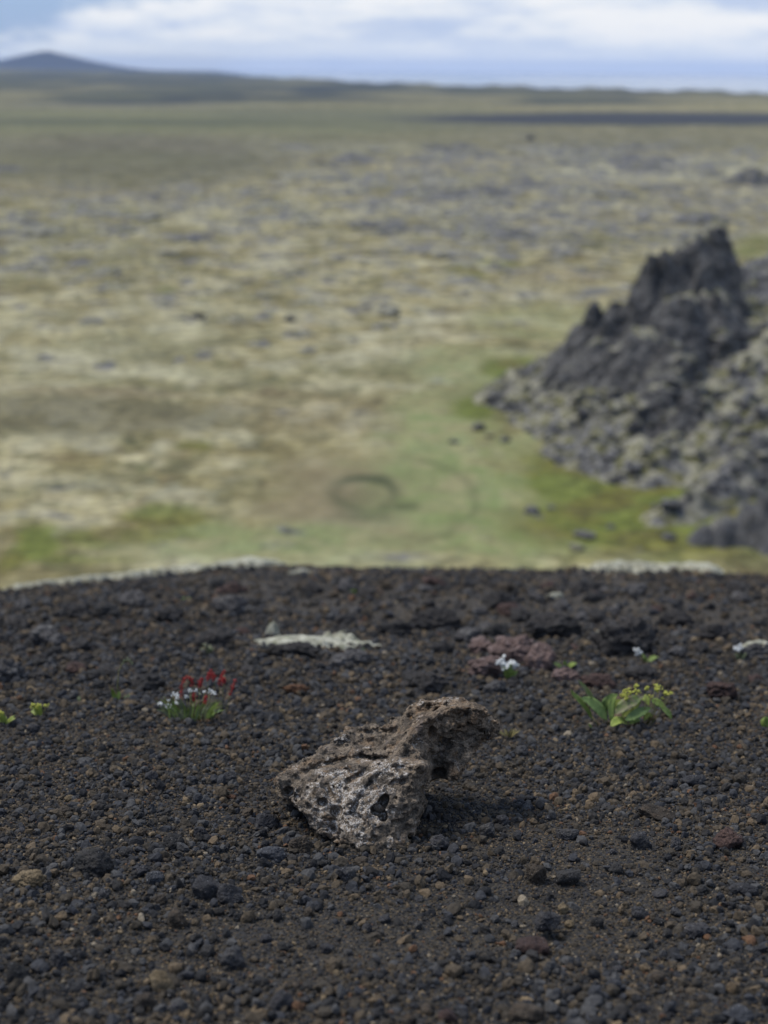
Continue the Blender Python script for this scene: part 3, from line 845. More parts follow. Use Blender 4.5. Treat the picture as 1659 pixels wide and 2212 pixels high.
# ------------------------------------------------------------------ lumps and pale moss on the far part of the slope
def moss_patch(px, py, w, h, name, label, cat, mat='lichen', seed=0, thick=.02, parent=None):
    """woolly moss draped over whatever lies under it"""
    c = ground_hit(px, py); s = pxm(axis_depth(c))
    a = w * s / 2; b = max(a * .40, h * s * .8)
    k = 60
    u, v = np.meshgrid(np.linspace(-1.25, 1.25, k), np.linspace(-1.25, 1.25, k)); u = u.ravel(); v = v.ravel()
    x = c[0] + u * a; y = c[1] + v * b
    ed = .95 - np.hypot(u, v) + 1.0 * fbm2(u, v, .55, 4, seed * 1.7, .6)
    dg = bpy.context.evaluated_depsgraph_get()
    z = slope_z(x, y)
    for i in range(len(x)):
        ok, loc, *_ = sc.ray_cast(dg, Vector((x[i], y[i], z[i] + .5)), Vector((0, 0, -1)))
        if ok: z[i] = max(z[i], loc.z)
    zz = z.reshape(k, k).copy()
    for _ in range(10): zz[1:-1, 1:-1] = (zz[1:-1, 1:-1] * 2 + zz[:-2, 1:-1] + zz[2:, 1:-1] + zz[1:-1, :-2] + zz[1:-1, 2:]) / 6
    top = .014 * np.sqrt(np.clip(ed, 0, 1)) + .006 * fbm2(x, y, .02, 3, 3.)
    z = np.maximum(zz.ravel(), z) + np.where(ed > -.12, top, -.02)
    me = np_mesh(name, np.stack([x, y, z], 1) - c, grid_faces(k, k))
    o = link(name, me, M[mat]); o.location = c
    return tag(o, label, cat)

LUMPS = [
 (1105, 1410, 110, 66, 'red', 1, 'rugged reddish lava block with a cream moss cushion on top'),
 (1168, 1428, 74, 66, 'red', 2, 'reddish lava block leaning right of the one with cream moss'),
 (1052, 1446, 90, 52, 'red', 21, 'low reddish lava block left of the white flower head'),
 (1040, 1400, 60, 40, 'red', 22, 'small reddish lava block behind the low one'),
 (1225, 1462, 70, 34, 'red', 23, 'flat reddish chunk under the seedling with two spread leaves'),
 (1195, 1362, 130, 62, 'darklump', 3, 'slanted dark lava slab behind the reddish blocks'),
 (1350, 1385, 150, 86, 'darklump', 4, 'wide dark lava lump under the white moss'),
 (1010, 1380, 70, 40, 'greylump', 15, 'grey lump behind the left end of the reddish block'),
 (940, 1345, 120, 52, 'darklump', 5, 'dark lava lump on the slope right of the long white moss strip'),
 (855, 1362, 90, 40, 'darklump', 16, 'low dark lump between the white moss strip and a taller lump'),
 (635, 1408, 120, 36, 'darklump', 6, 'dark lava lump carrying the long white moss strip'),
 (755, 1428, 100, 34, 'greylump', 7, 'grey lump below the right end of the white moss strip'),
 (18, 1455, 70, 60, 'greylump', 8, 'grey lava stone cut by the left edge'),
 (1630, 1412, 70, 40, 'greylump', 9, 'grey stone with a moss top at the right edge'),
 (1460, 1345, 90, 46, 'darklump', 10, 'dark lump right of the white moss on the slope'),
 (1550, 1370, 100, 44, 'darklump', 11, 'dark broad lump near the right side of the slope'),
 (1290, 1478, 90, 36, 'maroon', 12, 'low reddish flat rock behind the leafy plant'),
 (1560, 1498, 70, 44, 'maroon', 13, 'dusky red rock right of the leafy plant'),
 (640, 1492, 60, 26, 'rust', 14, 'flat orange brown stone behind the gravel right of the red sorrel'),
]
for (px, py, w, h, mt, sd, lb) in LUMPS:
    put_stone(px, py, w, h, mt, 800 + sd, lb, name='lava_block', cat='rock', rough=.46, facets=10, lump=.34, pits=.06, sink=.28, deep=.9)
R2 = random.Random(9)
n = 0
while n < 150:
    py = 1262 + 225 * R2.random() ** 1.2; px = R2.uniform(-10, 1670)
    lim = 1262 + (30 if px < 300 else 0)
    if py < lim: continue
    size = R2.uniform(22, 50) * (1 + .9 * R2.random() ** 4)
    if any((px - a) ** 2 + ((py - b) * 1.6) ** 2 < (.42 * (c + size)) ** 2 for a, b, c in [(l[0], l[1], l[2]) for l in LUMPS]): continue
    mt = R2.choice(['darklump'] * 5 + ['greylump'] * 2 + ['maroon', 'brown', 'black'])
    nm = {'darklump': 'dark', 'greylump': 'grey', 'maroon': 'reddish', 'brown': 'brown', 'black': 'black'}[mt]
    put_stone(px, py, size, size * R2.uniform(.4, .62), mt, 830 + R2.randrange(6), nm + ' lava lump on the blurred upper part of the cinder slope', name='lava_lump', cat='rock',
              group=nm + ' lumps on the upper slope', sub=4, rough=.45, lump=.34, sink=.3, rz=R2.uniform(0, 6.28), deep=1.)
    n += 1
MP = [
 (672, 1390, 270, 46, 'long strip of white woolly moss draped over dark lava lumps'),
 (1340, 1368, 115, 34, 'white moss lying on the wide dark lava lump'),
 (1120, 1408, 70, 30, 'small cream moss cushion on the reddish lava block'),
 (1640, 1400, 64, 34, 'pale moss on the grey stone at the right edge'),
 (1198, 1290, 34, 14, 'tiny pale moss dot high on the slope'),
 (655, 1238, 60, 9, 'small pale moss patch on the crest near the middle'),
 (590, 1374, 40, 14, 'little pale moss tuft left of the long strip'),
]
for k, (px, py, w, h, lb) in enumerate(MP):
    moss_patch(px, py, w, h, 'moss_cushion', lb, 'moss', seed=k + 1)
# pale moss along the crest at both ends
def crest_moss(x0, x1, label, seed, wide, first=.93):
    n, k = 200, 22
    xx = np.linspace(x0, x1, n)
    V = []
    for i, x in enumerate(xx):
        lo = YE * (1 - (1 - first) * float(sstep(-.7, -1.3, np.array(x)))) if first < .93 else YE * .93
        yy = np.linspace(lo, max(lo, YE * .96) + .35 + wide * .6, k)
        V.append(np.stack([np.full(k, x), yy, slope_z(np.full(k, x), yy)], 1))
    V = np.concatenate(V); s = fbm2(V[:, 0], V[:, 1], .16, 4, seed, .6)
    e = np.tile(np.sin(np.linspace(0, PI, k)), n) * np.repeat(np.clip(np.sin(np.linspace(.0, PI, n)) * 3, 0, 1), k)
    V[:, 2] += np.where(s * 1.6 + e * .55 > .40, .012 + .030 * e + .03 * s + .010 * fbm2(V[:, 0], V[:, 1], .05, 2, 2.), -.03)
    c = V.mean(0)
    o = link('moss_strip', np_mesh('moss_strip', V - c, grid_faces(n, k)), M['lichen']); o.location = c
    tag(o, label, 'moss')
crest_moss(-1.75, -.30, 'pale moss strip along the left end of the slope crest', 3.3, .25, .80)
crest_moss(.75, 1.22, 'pale moss strip along the right end of the slope crest', 6.1, .1)

build_gravel()

# ------------------------------------------------------------------ plants
def z5(p, dep, off=0.):
    return at_depth((550 + p[0] / 3.318) * .54, (2620 + p[1] / 3.318) * .54, dep + off)
def z6(p, dep, off=0.):
    return at_depth((2200 + p[0] / 2.765) * .54, (2650 + p[1] / 2.765) * .54, dep + off)
VIEW = -CR[:, 2] * -1                                     # towards the camera

def build_leafy():
    base = ground_hit(1345, 1572)
    dep = axis_depth(base); s = pxm(dep) * .54 / 2.765
    root = empty('herb', base, 'low bright green leafy herb with yellow green flower heads right of the big rock', 'plant')
    L = [([(470, 640), (420, 520), (310, 400), (240, 340), (235, 300)], 30, 'leafmid', .01), ([(520, 520), (430, 340), (360, 260), (308, 195)], 34, 'leafpink', .02),
         ([(630, 640), (560, 520), (440, 420), (345, 392)], 62, 'leafdark', -.005), ([(600, 600), (590, 480), (670, 380), (735, 350)], 48, 'leafdark', .012),
         ([(690, 690), (665, 500), (690, 400), (748, 345)], 40, 'leafmid', -.012), ([(660, 560), (720, 460), (815, 415)], 46, 'leaflight', .01),
         ([(725, 570), (820, 480), (930, 420), (1045, 365)], 72, 'leafpink', -.012), ([(830, 640), (930, 590), (1040, 530), (1120, 500)], 55, 'leafdark', -.016),
         ([(670, 715), (740, 640), (800, 640), (872, 685)], 50, 'leaflight', -.025), ([(1120, 415), (1200, 450), (1300, 530)], 44, 'leafmid', -.004),
         ([(1230, 500), (1310, 560), (1345, 625)], 38, 'leafmid', -.012), ([(1000, 390), (1065, 395), (1095, 480)], 40, 'leaflight', .008),
         ([(800, 600), (890, 520), (1010, 430)], 52, 'leaflight', -.004), ([(425, 680), (450, 730), (502, 752)], 24, 'leafmid', -.02),
         ([(1040, 640), (1090, 570), (1135, 600)], 30, 'leaflight', 0), ([(880, 680), (930, 640), (1000, 640)], 30, 'leafmid', -.01),
         ([(780, 520), (820, 440), (900, 380)], 42, 'leafmid', .012)]
    for k, (pts, w, mt, off) in enumerate(L):
        g = Geo()
        P = [z6(p, dep, off * (1 - .3 * i)) for i, p in enumerate(pts)]
        nrm = VIEW * .75 + np.array([.25 * math.sin(k * 2.1), 0, .65])
        g.leaf(P, w * s, nrm, fold=.30, wave=.10, seed=k)
        g.build('leaf', M[mt], root, origin=base)
    H = [(865, 300, 25), (830, 340, 38), (890, 335, 30), (850, 392, 30), (950, 268, 30), (966, 318, 34), (1070, 285, 28), (1118, 380, 26), (1165, 258, 34),
         (1192, 292, 38), (1216, 278, 24), (1300, 342, 42), (1240, 395, 18), (1332, 338, 20), (800, 365, 24)]
    for k, (x, y, r) in enumerate(H):
        off = .012 * math.sin(k * 1.9)
        g = Geo(); q = random.Random(k)
        for j in range(9):
            g.blob(z6((x + q.gauss(0, r * .45), y + q.gauss(0, r * .4)), dep, off + q.gauss(0, r * .4) * s), r * s * q.uniform(.32, .48), 1, j)
        g.build('flower_head', M['yellow'], root, smooth=False, origin=base)
        g = Geo(); bx = 1000 + (x - 1000) * .35
        g.tube([z6((bx, 690), dep, 0), z6((.45 * bx + .55 * x, 540), dep, off * .5), z6((x, y + r * .4), dep, off)], [5 * s, 4 * s, 3.2 * s])
        g.build('stem', M['stem'], root, origin=base)
    for a, b in (((530, 700), (470, 600)), ((585, 705), (610, 580)), ((690, 725), (680, 600)), ((640, 710), (620, 600)), ((760, 700), (760, 600))):
        g = Geo(); g.tube([z6(a, dep), z6(((a[0] + b[0]) / 2 + 6, (a[1] + b[1]) / 2), dep), z6(b, dep)], 7 * s); g.build('stem', M['stem'], root, origin=base)
build_leafy()

def build_white():
    base = ground_hit(762 * .0 + (550 + 700 / 3.318) * .54, (2620 + 880 / 3.318) * .54)
    dep = axis_depth(base); s = pxm(dep) * .54 / 3.318
    root = empty('cushion_plant', base, 'green cushion plant with clusters of small white flowers below red spikes', 'plant')
    q = random.Random(4)
    for part, mt, cntx in (('leaves', 'leafmid', 70), ('leaves', 'greyleaf', 60)):
        g = Geo()
        for j in range(cntx):
            x = q.uniform(300, 1120); b = q.uniform(830, 890) - 40 * abs(x - 700) / 400
            hgt = q.uniform(80, 260); lean = q.uniform(-70, 70) + (x - 700) * .12; o = q.uniform(-.03, .03)
            bb = 700 + (x - 700) * .8
            g.leaf([z5((bb, b), dep, o), z5((bb + lean * .4, b - hgt * .6), dep, o), z5((x + lean, b - hgt), dep, o - .004)], q.uniform(6, 12) * s, VIEW + np.array([q.uniform(-.5, .5), 0, .3]), seed=j)
        g.build(part, M[mt], root, origin=base)
    H = [(320, 650, 46), (282, 655, 24), (395, 680, 42), (450, 702, 38), (490, 530, 44), (532, 570, 38), (410, 605, 28), (530, 632, 34), (655, 548, 34),
         (700, 470, 34), (775, 470, 30), (890, 490, 34), (972, 475, 42), (1012, 505, 38), (300, 782, 24), (258, 840, 30), (1082, 750, 24)]
    P_ = [(790, 800, 30), (915, 725, 38), (1020, 740, 36), (745, 680, 34), (610, 770, 44), (820, 520, 24)]
    for lst, mt in ((H, 'white'), (P_, 'cream')):
        for k, (x, y, r) in enumerate(lst):
            off = .016 * math.sin(k * 2.3)
            g = Geo()
            for j in range(10):
                g.blob(z5((x + q.gauss(0, r * .42), y + q.gauss(0, r * .36)), dep, off + q.gauss(0, r * .3) * s), r * s * q.uniform(.26, .42), 1, j, (1, 1, .6))
            g.build('flower_cluster', M[mt], root, smooth=False, origin=base)
            g = Geo(); bx = 700 + (x - 700) * .55
            g.tube([z5((bx, 860), dep), z5((.4 * bx + .6 * x, (860 + y) / 2), dep, off * .5), z5((x, y), dep, off)], 4.5 * s, 4)
            g.build('stem', M['stem'], root, origin=base)
build_white()

def build_sorrel():
    base = ground_hit((550 + 900 / 3.318) * .54, (2620 + 830 / 3.318) * .54)
    dep = axis_depth(base) + .02; s = pxm(dep) * .54 / 3.318
    root = empty('sorrel', base, 'red flowered sorrel with upright seed spikes behind the white flowers', 'plant')
    S = [([(640, 850), (605, 660), (572, 480), (600, 345), (655, 280)], .35), ([(690, 840), (720, 560), (735, 400), (715, 320), (665, 285)], .5),
         ([(800, 850), (815, 560), (830, 430), (850, 305)], .68), ([(950, 840), (945, 500), (925, 330), (980, 195)], .68), ([(1000, 840), (1030, 480), (1015, 320), (995, 245)], .62),
         ([(1080, 830), (1090, 500), (1085, 380), (1150, 200)], .58), ([(1110, 830), (1130, 480), (1150, 350), (1140, 300)], .6), ([(1150, 830), (1195, 680), (1235, 500), (1305, 325)], .62),
         ([(880, 840), (890, 680), (905, 545)], .6), ([(750, 840), (745, 640), (755, 500)], .6)]
    q = random.Random(8)
    for k, (pts, f0) in enumerate(S):
        off = .015 * math.sin(k * 1.7)
        P = np.array([z5(p, dep, off) for p in pts])
        t = np.linspace(0, 1, len(P)); tt = np.linspace(0, 1, 14)
        C = np.stack([np.interp(tt, t, P[:, i]) for i in range(3)], 1)
        for _ in range(3): C[1:-1] = (C[:-2] + 2 * C[1:-1] + C[2:]) / 4
        g = Geo(); g.tube(C, np.linspace(5.5, 3, 14) * s, 4); g.build('stem', M['stem'], root, origin=base)
        g = Geo()
        for j in range(95):
            u = f0 + (1 - f0) * q.random()
            c = np.array([np.interp(u, tt, C[:, i]) for i in range(3)])
            r = (27 - 12 * abs((u - f0) / (1 - f0) - .4)) * s
            g.blob(c + np.array([q.gauss(0, .5), q.gauss(0, .5), q.gauss(0, .35)]) * r, r * q.uniform(.28, .48), 1, j, (1, .6, 1.1))
        g.build('seed_spike', M['red_spike'], root, smooth=False, origin=base)
build_sorrel()

def sprout(px, py, wpx, hpx, n, name, label, cat, leafmat='leafmid', flower=None, nf=0, blade=.16, spread=1., seed=0, fr=.2):
    """small plant: n leaves from one foot, sometimes flower clusters on top"""
    base = ground_hit(px, py); dep = axis_depth(base); s = pxm(dep)
    root = empty(name, base, label, cat)
    q = random.Random(seed + int(px))
    g = Geo()
    for k in range(n):
        a = q.uniform(-1, 1) if n > 3 else (-1 + 2 * k / max(1, n - 1))
        o = q.uniform(-.4, .4) * wpx * s
        tip = (px + a * wpx * .5 * spread, py - hpx * q.uniform(.6, 1) * (1 - .3 * abs(a)))
        g.leaf([at_depth(px + a * 2, py, dep), at_depth((px + tip[0]) / 2 + a * 2, (py + tip[1]) / 2 - hpx * .12, dep + o * .5), at_depth(*tip, dep + o)],
               blade * hpx * s * q.uniform(.7, 1.2), VIEW * .6 + np.array([q.uniform(-.5, .5), 0, .8]), seed=k)
    g.build('leaves', M[leafmat], root, origin=base)
    for k in range(nf):
        x = px + q.uniform(-.42, .42) * wpx; y = py - hpx * q.uniform(.75, 1.0)
        g = Geo()
        for j in range(9):
            r = fr * hpx * s
            g.blob(at_depth(x, y, dep) + np.array([q.gauss(0, .5), q.gauss(0, .5), q.gauss(0, .4)]) * r, r * q.uniform(.3, .5), 1, j, (1, 1, .7))
        g.build('flower_head', M[flower], root, smooth=False, origin=base)
        g = Geo(); g.tube([at_depth(px, py, dep), at_depth((px * .4 + x * .6), (py + y) / 2, dep), at_depth(x, y, dep)], 1.0 * s, 4)
        g.build('stem', M['stem'], root, origin=base)
    return root
sprout(88, 1550, 44, 30, 7, 'yellow_herb', 'small yellow green herb second from the left edge', 'plant', 'leaflight', 'yellow', 6, seed=1)
sprout(10, 1564, 56, 26, 8, 'yellow_herb', 'small yellow green herb cut by the left edge', 'plant', 'leaflight', 'yellow', 6, seed=2)
sprout(1098, 1470, 42, 40, 6, 'white_flower', 'round white flower head on green leaves by the reddish lava block', 'flower', 'leafmid', 'white', 7, seed=3, fr=.26)
sprout(1220, 1446, 52, 22, 3, 'seedling', 'green seedling with two spread leaves behind the leafy herb', 'plant', 'leafmid', seed=4, blade=.28)
sprout(1398, 1432, 54, 24, 4, 'white_flower', 'seedling with one small white flower above the leafy herb', 'flower', 'leafmid', 'white', 1, seed=5, fr=.4)
sprout(1600, 1426, 26, 26, 3, 'white_flower', 'faint white flower on a thin stem near the right edge', 'flower', 'greyleaf', 'white', 2, seed=6, fr=.3)
sprout(1100, 1596, 44, 26, 22, 'grass_tuft', 'small straw yellow grass tuft touching the right end of the big rock', 'grass', 'straw', seed=7, blade=.05, spread=1.3)
sprout(1654, 1574, 16, 30, 4, 'seedling', 'green leaf shoot cut by the right edge', 'plant', 'leafmid', seed=8, blade=.3)
sprout(448, 1412, 40, 20, 6, 'pale_herb', 'tiny pale green herb behind the red sorrel', 'plant', 'greyleaf', 'cream', 3, seed=9)
sprout(178, 1516, 26, 16, 5, 'seedling', 'dim green seedling right of the yellow green herbs', 'plant', 'greyleaf', seed=10, blade=.3)
sprout(278, 1516, 18, 20, 4, 'seedling', 'pale green seedling left of the white flower cushion', 'plant', 'greyleaf', seed=11, blade=.25)
sprout(762, 1284, 16, 12, 5, 'seedling', 'tiny green plant dot high on the slope', 'plant', 'leafmid', seed=12, blade=.4)
sprout(790, 1412, 22, 18, 4, 'seedling', 'small green blades under the white moss strip', 'plant', 'greyleaf', seed=13, blade=.2)
sprout(405, 1300, 26, 12, 7, 'seedling', 'olive green plant patch on the left of the upper slope', 'plant', 'leafmid', seed=14, blade=.3)
# tall thin grass with a nodding head
def build_tall():
    base = ground_hit(252, 1514); dep = axis_depth(base); s = pxm(dep)
    root = empty('tall_grass', base, 'tall thin pale grass stem with a nodding head left of the red sorrel', 'grass')
    g = Geo(); g.tube([at_depth(*p, dep) for p in ((252, 1514), (254, 1480), (256, 1452), (262, 1436), (276, 1426), (288, 1432))], 1.1 * s, 4); g.build('stem', M['stem'], root, origin=base)
    g = Geo(); q = random.Random(2)
    for j in range(14):
        u = j / 13; g.blob(at_depth(262 + 26 * u + q.gauss(0, 1.5), 1435 - 9 * math.sin(u * 3) + q.gauss(0, 1.5), dep), 2.2 * s, 1, j)
    g.build('seed_head', M['greyleaf'], root, smooth=False, origin=base)
    g = Geo()
    g.leaf([at_depth(252, 1514, dep), at_depth(246, 1500, dep), at_depth(241, 1486, dep - .01)], 5 * s, VIEW); g.leaf([at_depth(253, 1514, dep), at_depth(258, 1500, dep), at_depth(256, 1492, dep)], 4 * s, VIEW)
    g.build('leaves', M['leafmid'], root, origin=base)
build_tall()

# ------------------------------------------------------------------ the plain
def build_plain():
    nc = 470
    rr = np.concatenate([48 * (1500 / 48) ** np.linspace(0, 1, 900), 1500 * (21000 / 1500) ** np.linspace(0, 1, 170)[1:]])
    nr = len(rr)
    az = np.radians(np.linspace(-36, 36, nc))
    Rg, Ag = np.meshgrid(rr, az, indexing='ij')
    x = (Rg * np.sin(Ag)).ravel(); y = (Rg * np.cos(Ag)).ravel(); r = Rg.ravel()
    z = plain_z(x, y)
    px, py = project(np.stack([x, y, np.full_like(x, PLAIN) + 0 * z], 1))
    near = sstep(1500, 500, r)
    wob = fbm2(x, y, 22., 4, 2.2) ; wob2 = fbm2(x, y, 7., 3, 6.2)
    ppm = PW * LENS / SW / np.maximum(r, 1)               # grid pixels per metre
    ux = px + wob * 9 * ppm + wob2 * 3 * ppm * 1.0
    uy = py + (wob2 * 2.2 + wob * 3) * ppm * .3
    def ell(cx, cy, rx, ry, soft=.35):
        d = np.hypot((ux - cx) / rx, (uy - cy) / ry)
        return sstep(1 + soft, 1 - soft, d)
    def ellx(cx, cy, rx, ry, soft=.35):                   # crisper placement
        d = np.hypot((px + wob2 * 1.2 * ppm - cx) / rx, (py + wob2 * .5 * ppm * .3 - cy) / ry)
        return sstep(1 + soft, 1 - soft, d)
    def band(y0, y1, soft=8): return sstep(y0 - soft, y0 + soft, uy) * sstep(y1 + soft, y1 - soft, uy)
    green = np.maximum.reduce([ell(950, 1000, 170, 150) * .75, ell(1080, 1110, 150, 110) * .85, ell(900, 920, 80, 40) * .9, ell(600, 1180, 330, 45) * .7,
                               ell(1050, 800, 200, 45) * .55, ell(1180, 700, 170, 40) * .4, ell(440, 1150, 60, 30) * .7, band(236, 288) * ell(400, 262, 620, 60) * .45, ell(1210, 1000, 90, 70) * .6])
    olive = np.maximum.reduce([ell(1420, 1130, 330, 95), ell(1260, 1050, 130, 60), ell(1120, 990, 60, 110) * .35, ell(1100, 800, 70, 26), ell(1050, 885, 55, 28), ell(40, 1185, 75, 60) * .95,
                               ell(250, 1160, 150, 28) * .8, ell(330, 1120, 90, 30) * .9, ellx(425, 968, 42, 11) * .9, ell(345, 628, 30, 12) * .6, ell(1080, 575, 30, 10) * .6,
                               ell(1010, 590, 40, 12) * .6, ell(190, 1215, 120, 14) * .7, ell(1640, 540, 60, 26) * .6, ell(900, 1228, 300, 8) * .3])
    brown = np.maximum.reduce([ell(800, 1085, 240, 95) * .85, ell(150, 900, 330, 38) * .75, ell(620, 890, 240, 45) * .4, ell(200, 370, 330, 55) * .5, ell(1240, 600, 150, 14) * .6,
                               ell(230, 850, 150, 12) * .8, ell(290, 325, 260, 24) * .5])
    lava = np.clip(.50 * band(300, 700, 60) + .30 * ell(1250, 430, 480, 150) + .25 * ell(330, 430, 260, 40) - .75 * green - .5 * olive - .5 * ell(150, 350, 340, 50), 0, 1)
    pale = np.maximum.reduce([ell(1430, 372, 260, 24), ell(700, 318, 260, 12) * .9, ell(300, 224, 300, 7), ell(1000, 455, 260, 18) * .6, ell(250, 700, 300, 80) * .35, ell(330, 820, 380, 24) * .4,
                              ell(560, 470, 240, 30) * .5, ell(60, 160, 200, 7) * .7, ell(900, 190, 200, 5) * .6, ell(500, 1225, 420, 10) * .5])
    wr = fbm2(x, y, 5., 3, 7.7)
    ring = np.exp(-((np.hypot((px - 788) / 62, (py - 1070) / 36) - 1 + .35 * wr) / .34) ** 2)
    ring = np.clip(ring * (.60 + .40 * sstep(1080, 1030, py)) * (.85 + .8 * wr), 0, 1)
    q = np.hypot((px - 850) / 178, (py - 1082) / 92); trk = np.exp(-((q - 1 + .08 * wr) / .06) ** 2) * sstep(770, 900, px) * sstep(940, 1010, py)
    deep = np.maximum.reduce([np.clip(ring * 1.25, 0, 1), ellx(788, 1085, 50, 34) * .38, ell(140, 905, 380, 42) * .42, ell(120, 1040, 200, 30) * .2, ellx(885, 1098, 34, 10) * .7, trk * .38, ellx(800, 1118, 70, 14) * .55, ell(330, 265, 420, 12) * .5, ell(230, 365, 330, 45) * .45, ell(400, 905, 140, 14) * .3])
    far = np.maximum.reduce([ell(1420, 258, 520, 13, .3), (band(150, 226, 6) * ell(700, 195, 1100, 50) * 1. + ell(330, 180, 380, 26) * .6) * (.35 + .65 * sstep(-.3, .1, fbm2(x, y * .35, 260., 4, 6.6))), ell(380, 276, 900, 60) * .50, ell(250, 360, 420, 60) * .42, ell(1300, 290, 800, 40) * .35])  # cloud shadow over the far land, painted as darker ground colour
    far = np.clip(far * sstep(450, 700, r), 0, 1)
    hum = np.clip(.5 + .75 * hummock(x, y) - .15, 0, 1) * sstep(1500, 700, r) + .5 * sstep(700, 1500, r)
    strip = np.exp(-((q - 1.24 + .10 * wr) / .17) ** 2) * sstep(840, 960, px) * sstep(930, 980, py)
    green = np.maximum(green, strip)
    smooth = np.clip(np.maximum(green, ell(800, 1085, 300, 130) * .9), 0, 1)
    dark = ell(1430, 256, 570, 13, .3) * sstep(500, 800, r)  # dark lava band, cloud shadow on it put into the colour
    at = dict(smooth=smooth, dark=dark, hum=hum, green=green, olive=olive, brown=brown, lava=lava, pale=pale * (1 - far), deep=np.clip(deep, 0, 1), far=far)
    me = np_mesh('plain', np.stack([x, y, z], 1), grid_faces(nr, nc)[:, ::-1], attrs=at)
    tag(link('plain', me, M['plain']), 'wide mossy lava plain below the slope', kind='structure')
build_plain()

# ------------------------------------------------------------------ crags
def build_crag(name, label, cones, box, step, mat, rough=1.0, seed=0.):
    P = np.array([at_r(px, py, r) for (px, py, r, s, r0) in cones])
    cx, cy = P[:, 0].mean(), P[:, 1].mean()
    xs = np.arange(P[:, 0].min() - box, P[:, 0].max() + box, step); ys_ = np.arange(P[:, 1].min() - box, P[:, 1].max() + box * .7, step)
    X, Y = np.meshgrid(xs, ys_); x, y = X.ravel(), Y.ravel()
    wx = x + 1.0 * fbm2(x, y, 5., 3, 3 + seed); wy = y + 1.0 * fbm2(x, y, 5., 3, 9 + seed)
    z = np.full(len(x), -99.)
    for p, (a, b, r, s, r0) in zip(P, cones):
        d = np.maximum(np.hypot(wx - p[0], wy - p[1]) - r0, 0)
        z = np.maximum(z, p[2] - s * d)
    base = plain_z(x, y)
    hgt = np.clip(z - base, -1, 14)
    z = z + rough * .9 * fbm2(x, y, 3.4, 4, 8 + seed) * sstep(-1, 2, hgt)
    H = z.reshape(X.shape).T; B = base.reshape(X.shape).T            # indexed [x, y]
    gx, gy = np.gradient(H, step)
    k = 1 / np.sqrt(1 + np.minimum(gx * gx + gy * gy, 9))
    zs = np.arange(PLAIN - 3.5, H.max() + 2.5, step)
    f = ((zs[None, None, :] - H[:, :, None]) * k[:, :, None]).astype(np.float32)
    nb = (np.abs(f) < 2.2) & (zs[None, None, :] > B[:, :, None] - 2)
    I = np.argwhere(nb)
    Q = np.stack([xs[I[:, 0]], ys_[I[:, 1]], zs[I[:, 2]]], 1).astype(np.float32)
    up = sstep(0, 4.5, Q[:, 2] - B[I[:, 0], I[:, 1]])
    d = f[nb]
    w = worley(Q / np.array([2.6, 2.6, 3.4], np.float32) + seed)
    d += rough * (.40 + .60 * up) * (.55 * (w - .5) + 1.2 * fbm(Q / np.array([2.2, 2.2, 4.], np.float32) + seed, 4, .62) + .8 * (np.abs(fbm(Q / np.array([3., 3., 7.], np.float32) + 3 + seed, 3)) - .2))
    w = worley(Q / 1.15 + seed + 5.); d += rough * .35 * (w - .5)
    f[nb] = d
    f[:, :, 0] = np.where(H > B - 1.2, -1, 1); f[:, :, :1] = 1
    f = np.where((H < B - 1.6)[:, :, None], np.maximum(f, .3), f)
    V, F = surface_nets(f, np.array([xs[0], ys_[0], zs[0]]), step)
    keep = (V[F][:, :, 2] > plain_z(V[F][:, :, 0].ravel(), V[F][:, :, 1].ravel()).reshape(-1, 4) - 1.5).any(1)
    F = F[keep]; used = np.unique(F); remap = np.full(len(V), -1); remap[used] = np.arange(len(used))
    c = np.array([cx, cy, PLAIN])
    vi = np.clip(((V[used][:, 0] - xs[0]) / step).astype(int), 0, len(xs) - 1); vj = np.clip(((V[used][:, 1] - ys_[0]) / step).astype(int), 0, len(ys_) - 1)
    ks = k.copy()
    for _ in range(6): ks[1:-1, 1:-1] = (ks[1:-1, 1:-1] + ks[:-2, 1:-1] + ks[2:, 1:-1] + ks[1:-1, :-2] + ks[1:-1, 2:]) / 5
    flat = sstep(.56, .80, ks[vi, vj] + .12 * fbm(V[used] / 3.3, 3))
    me = np_mesh(name, V[used] - c, remap[F], smooth=False, attrs={'flat': flat})
    o = link(name, me, M[mat]); o.location = c
    tag(o, label, 'crag')
    return x, y, z
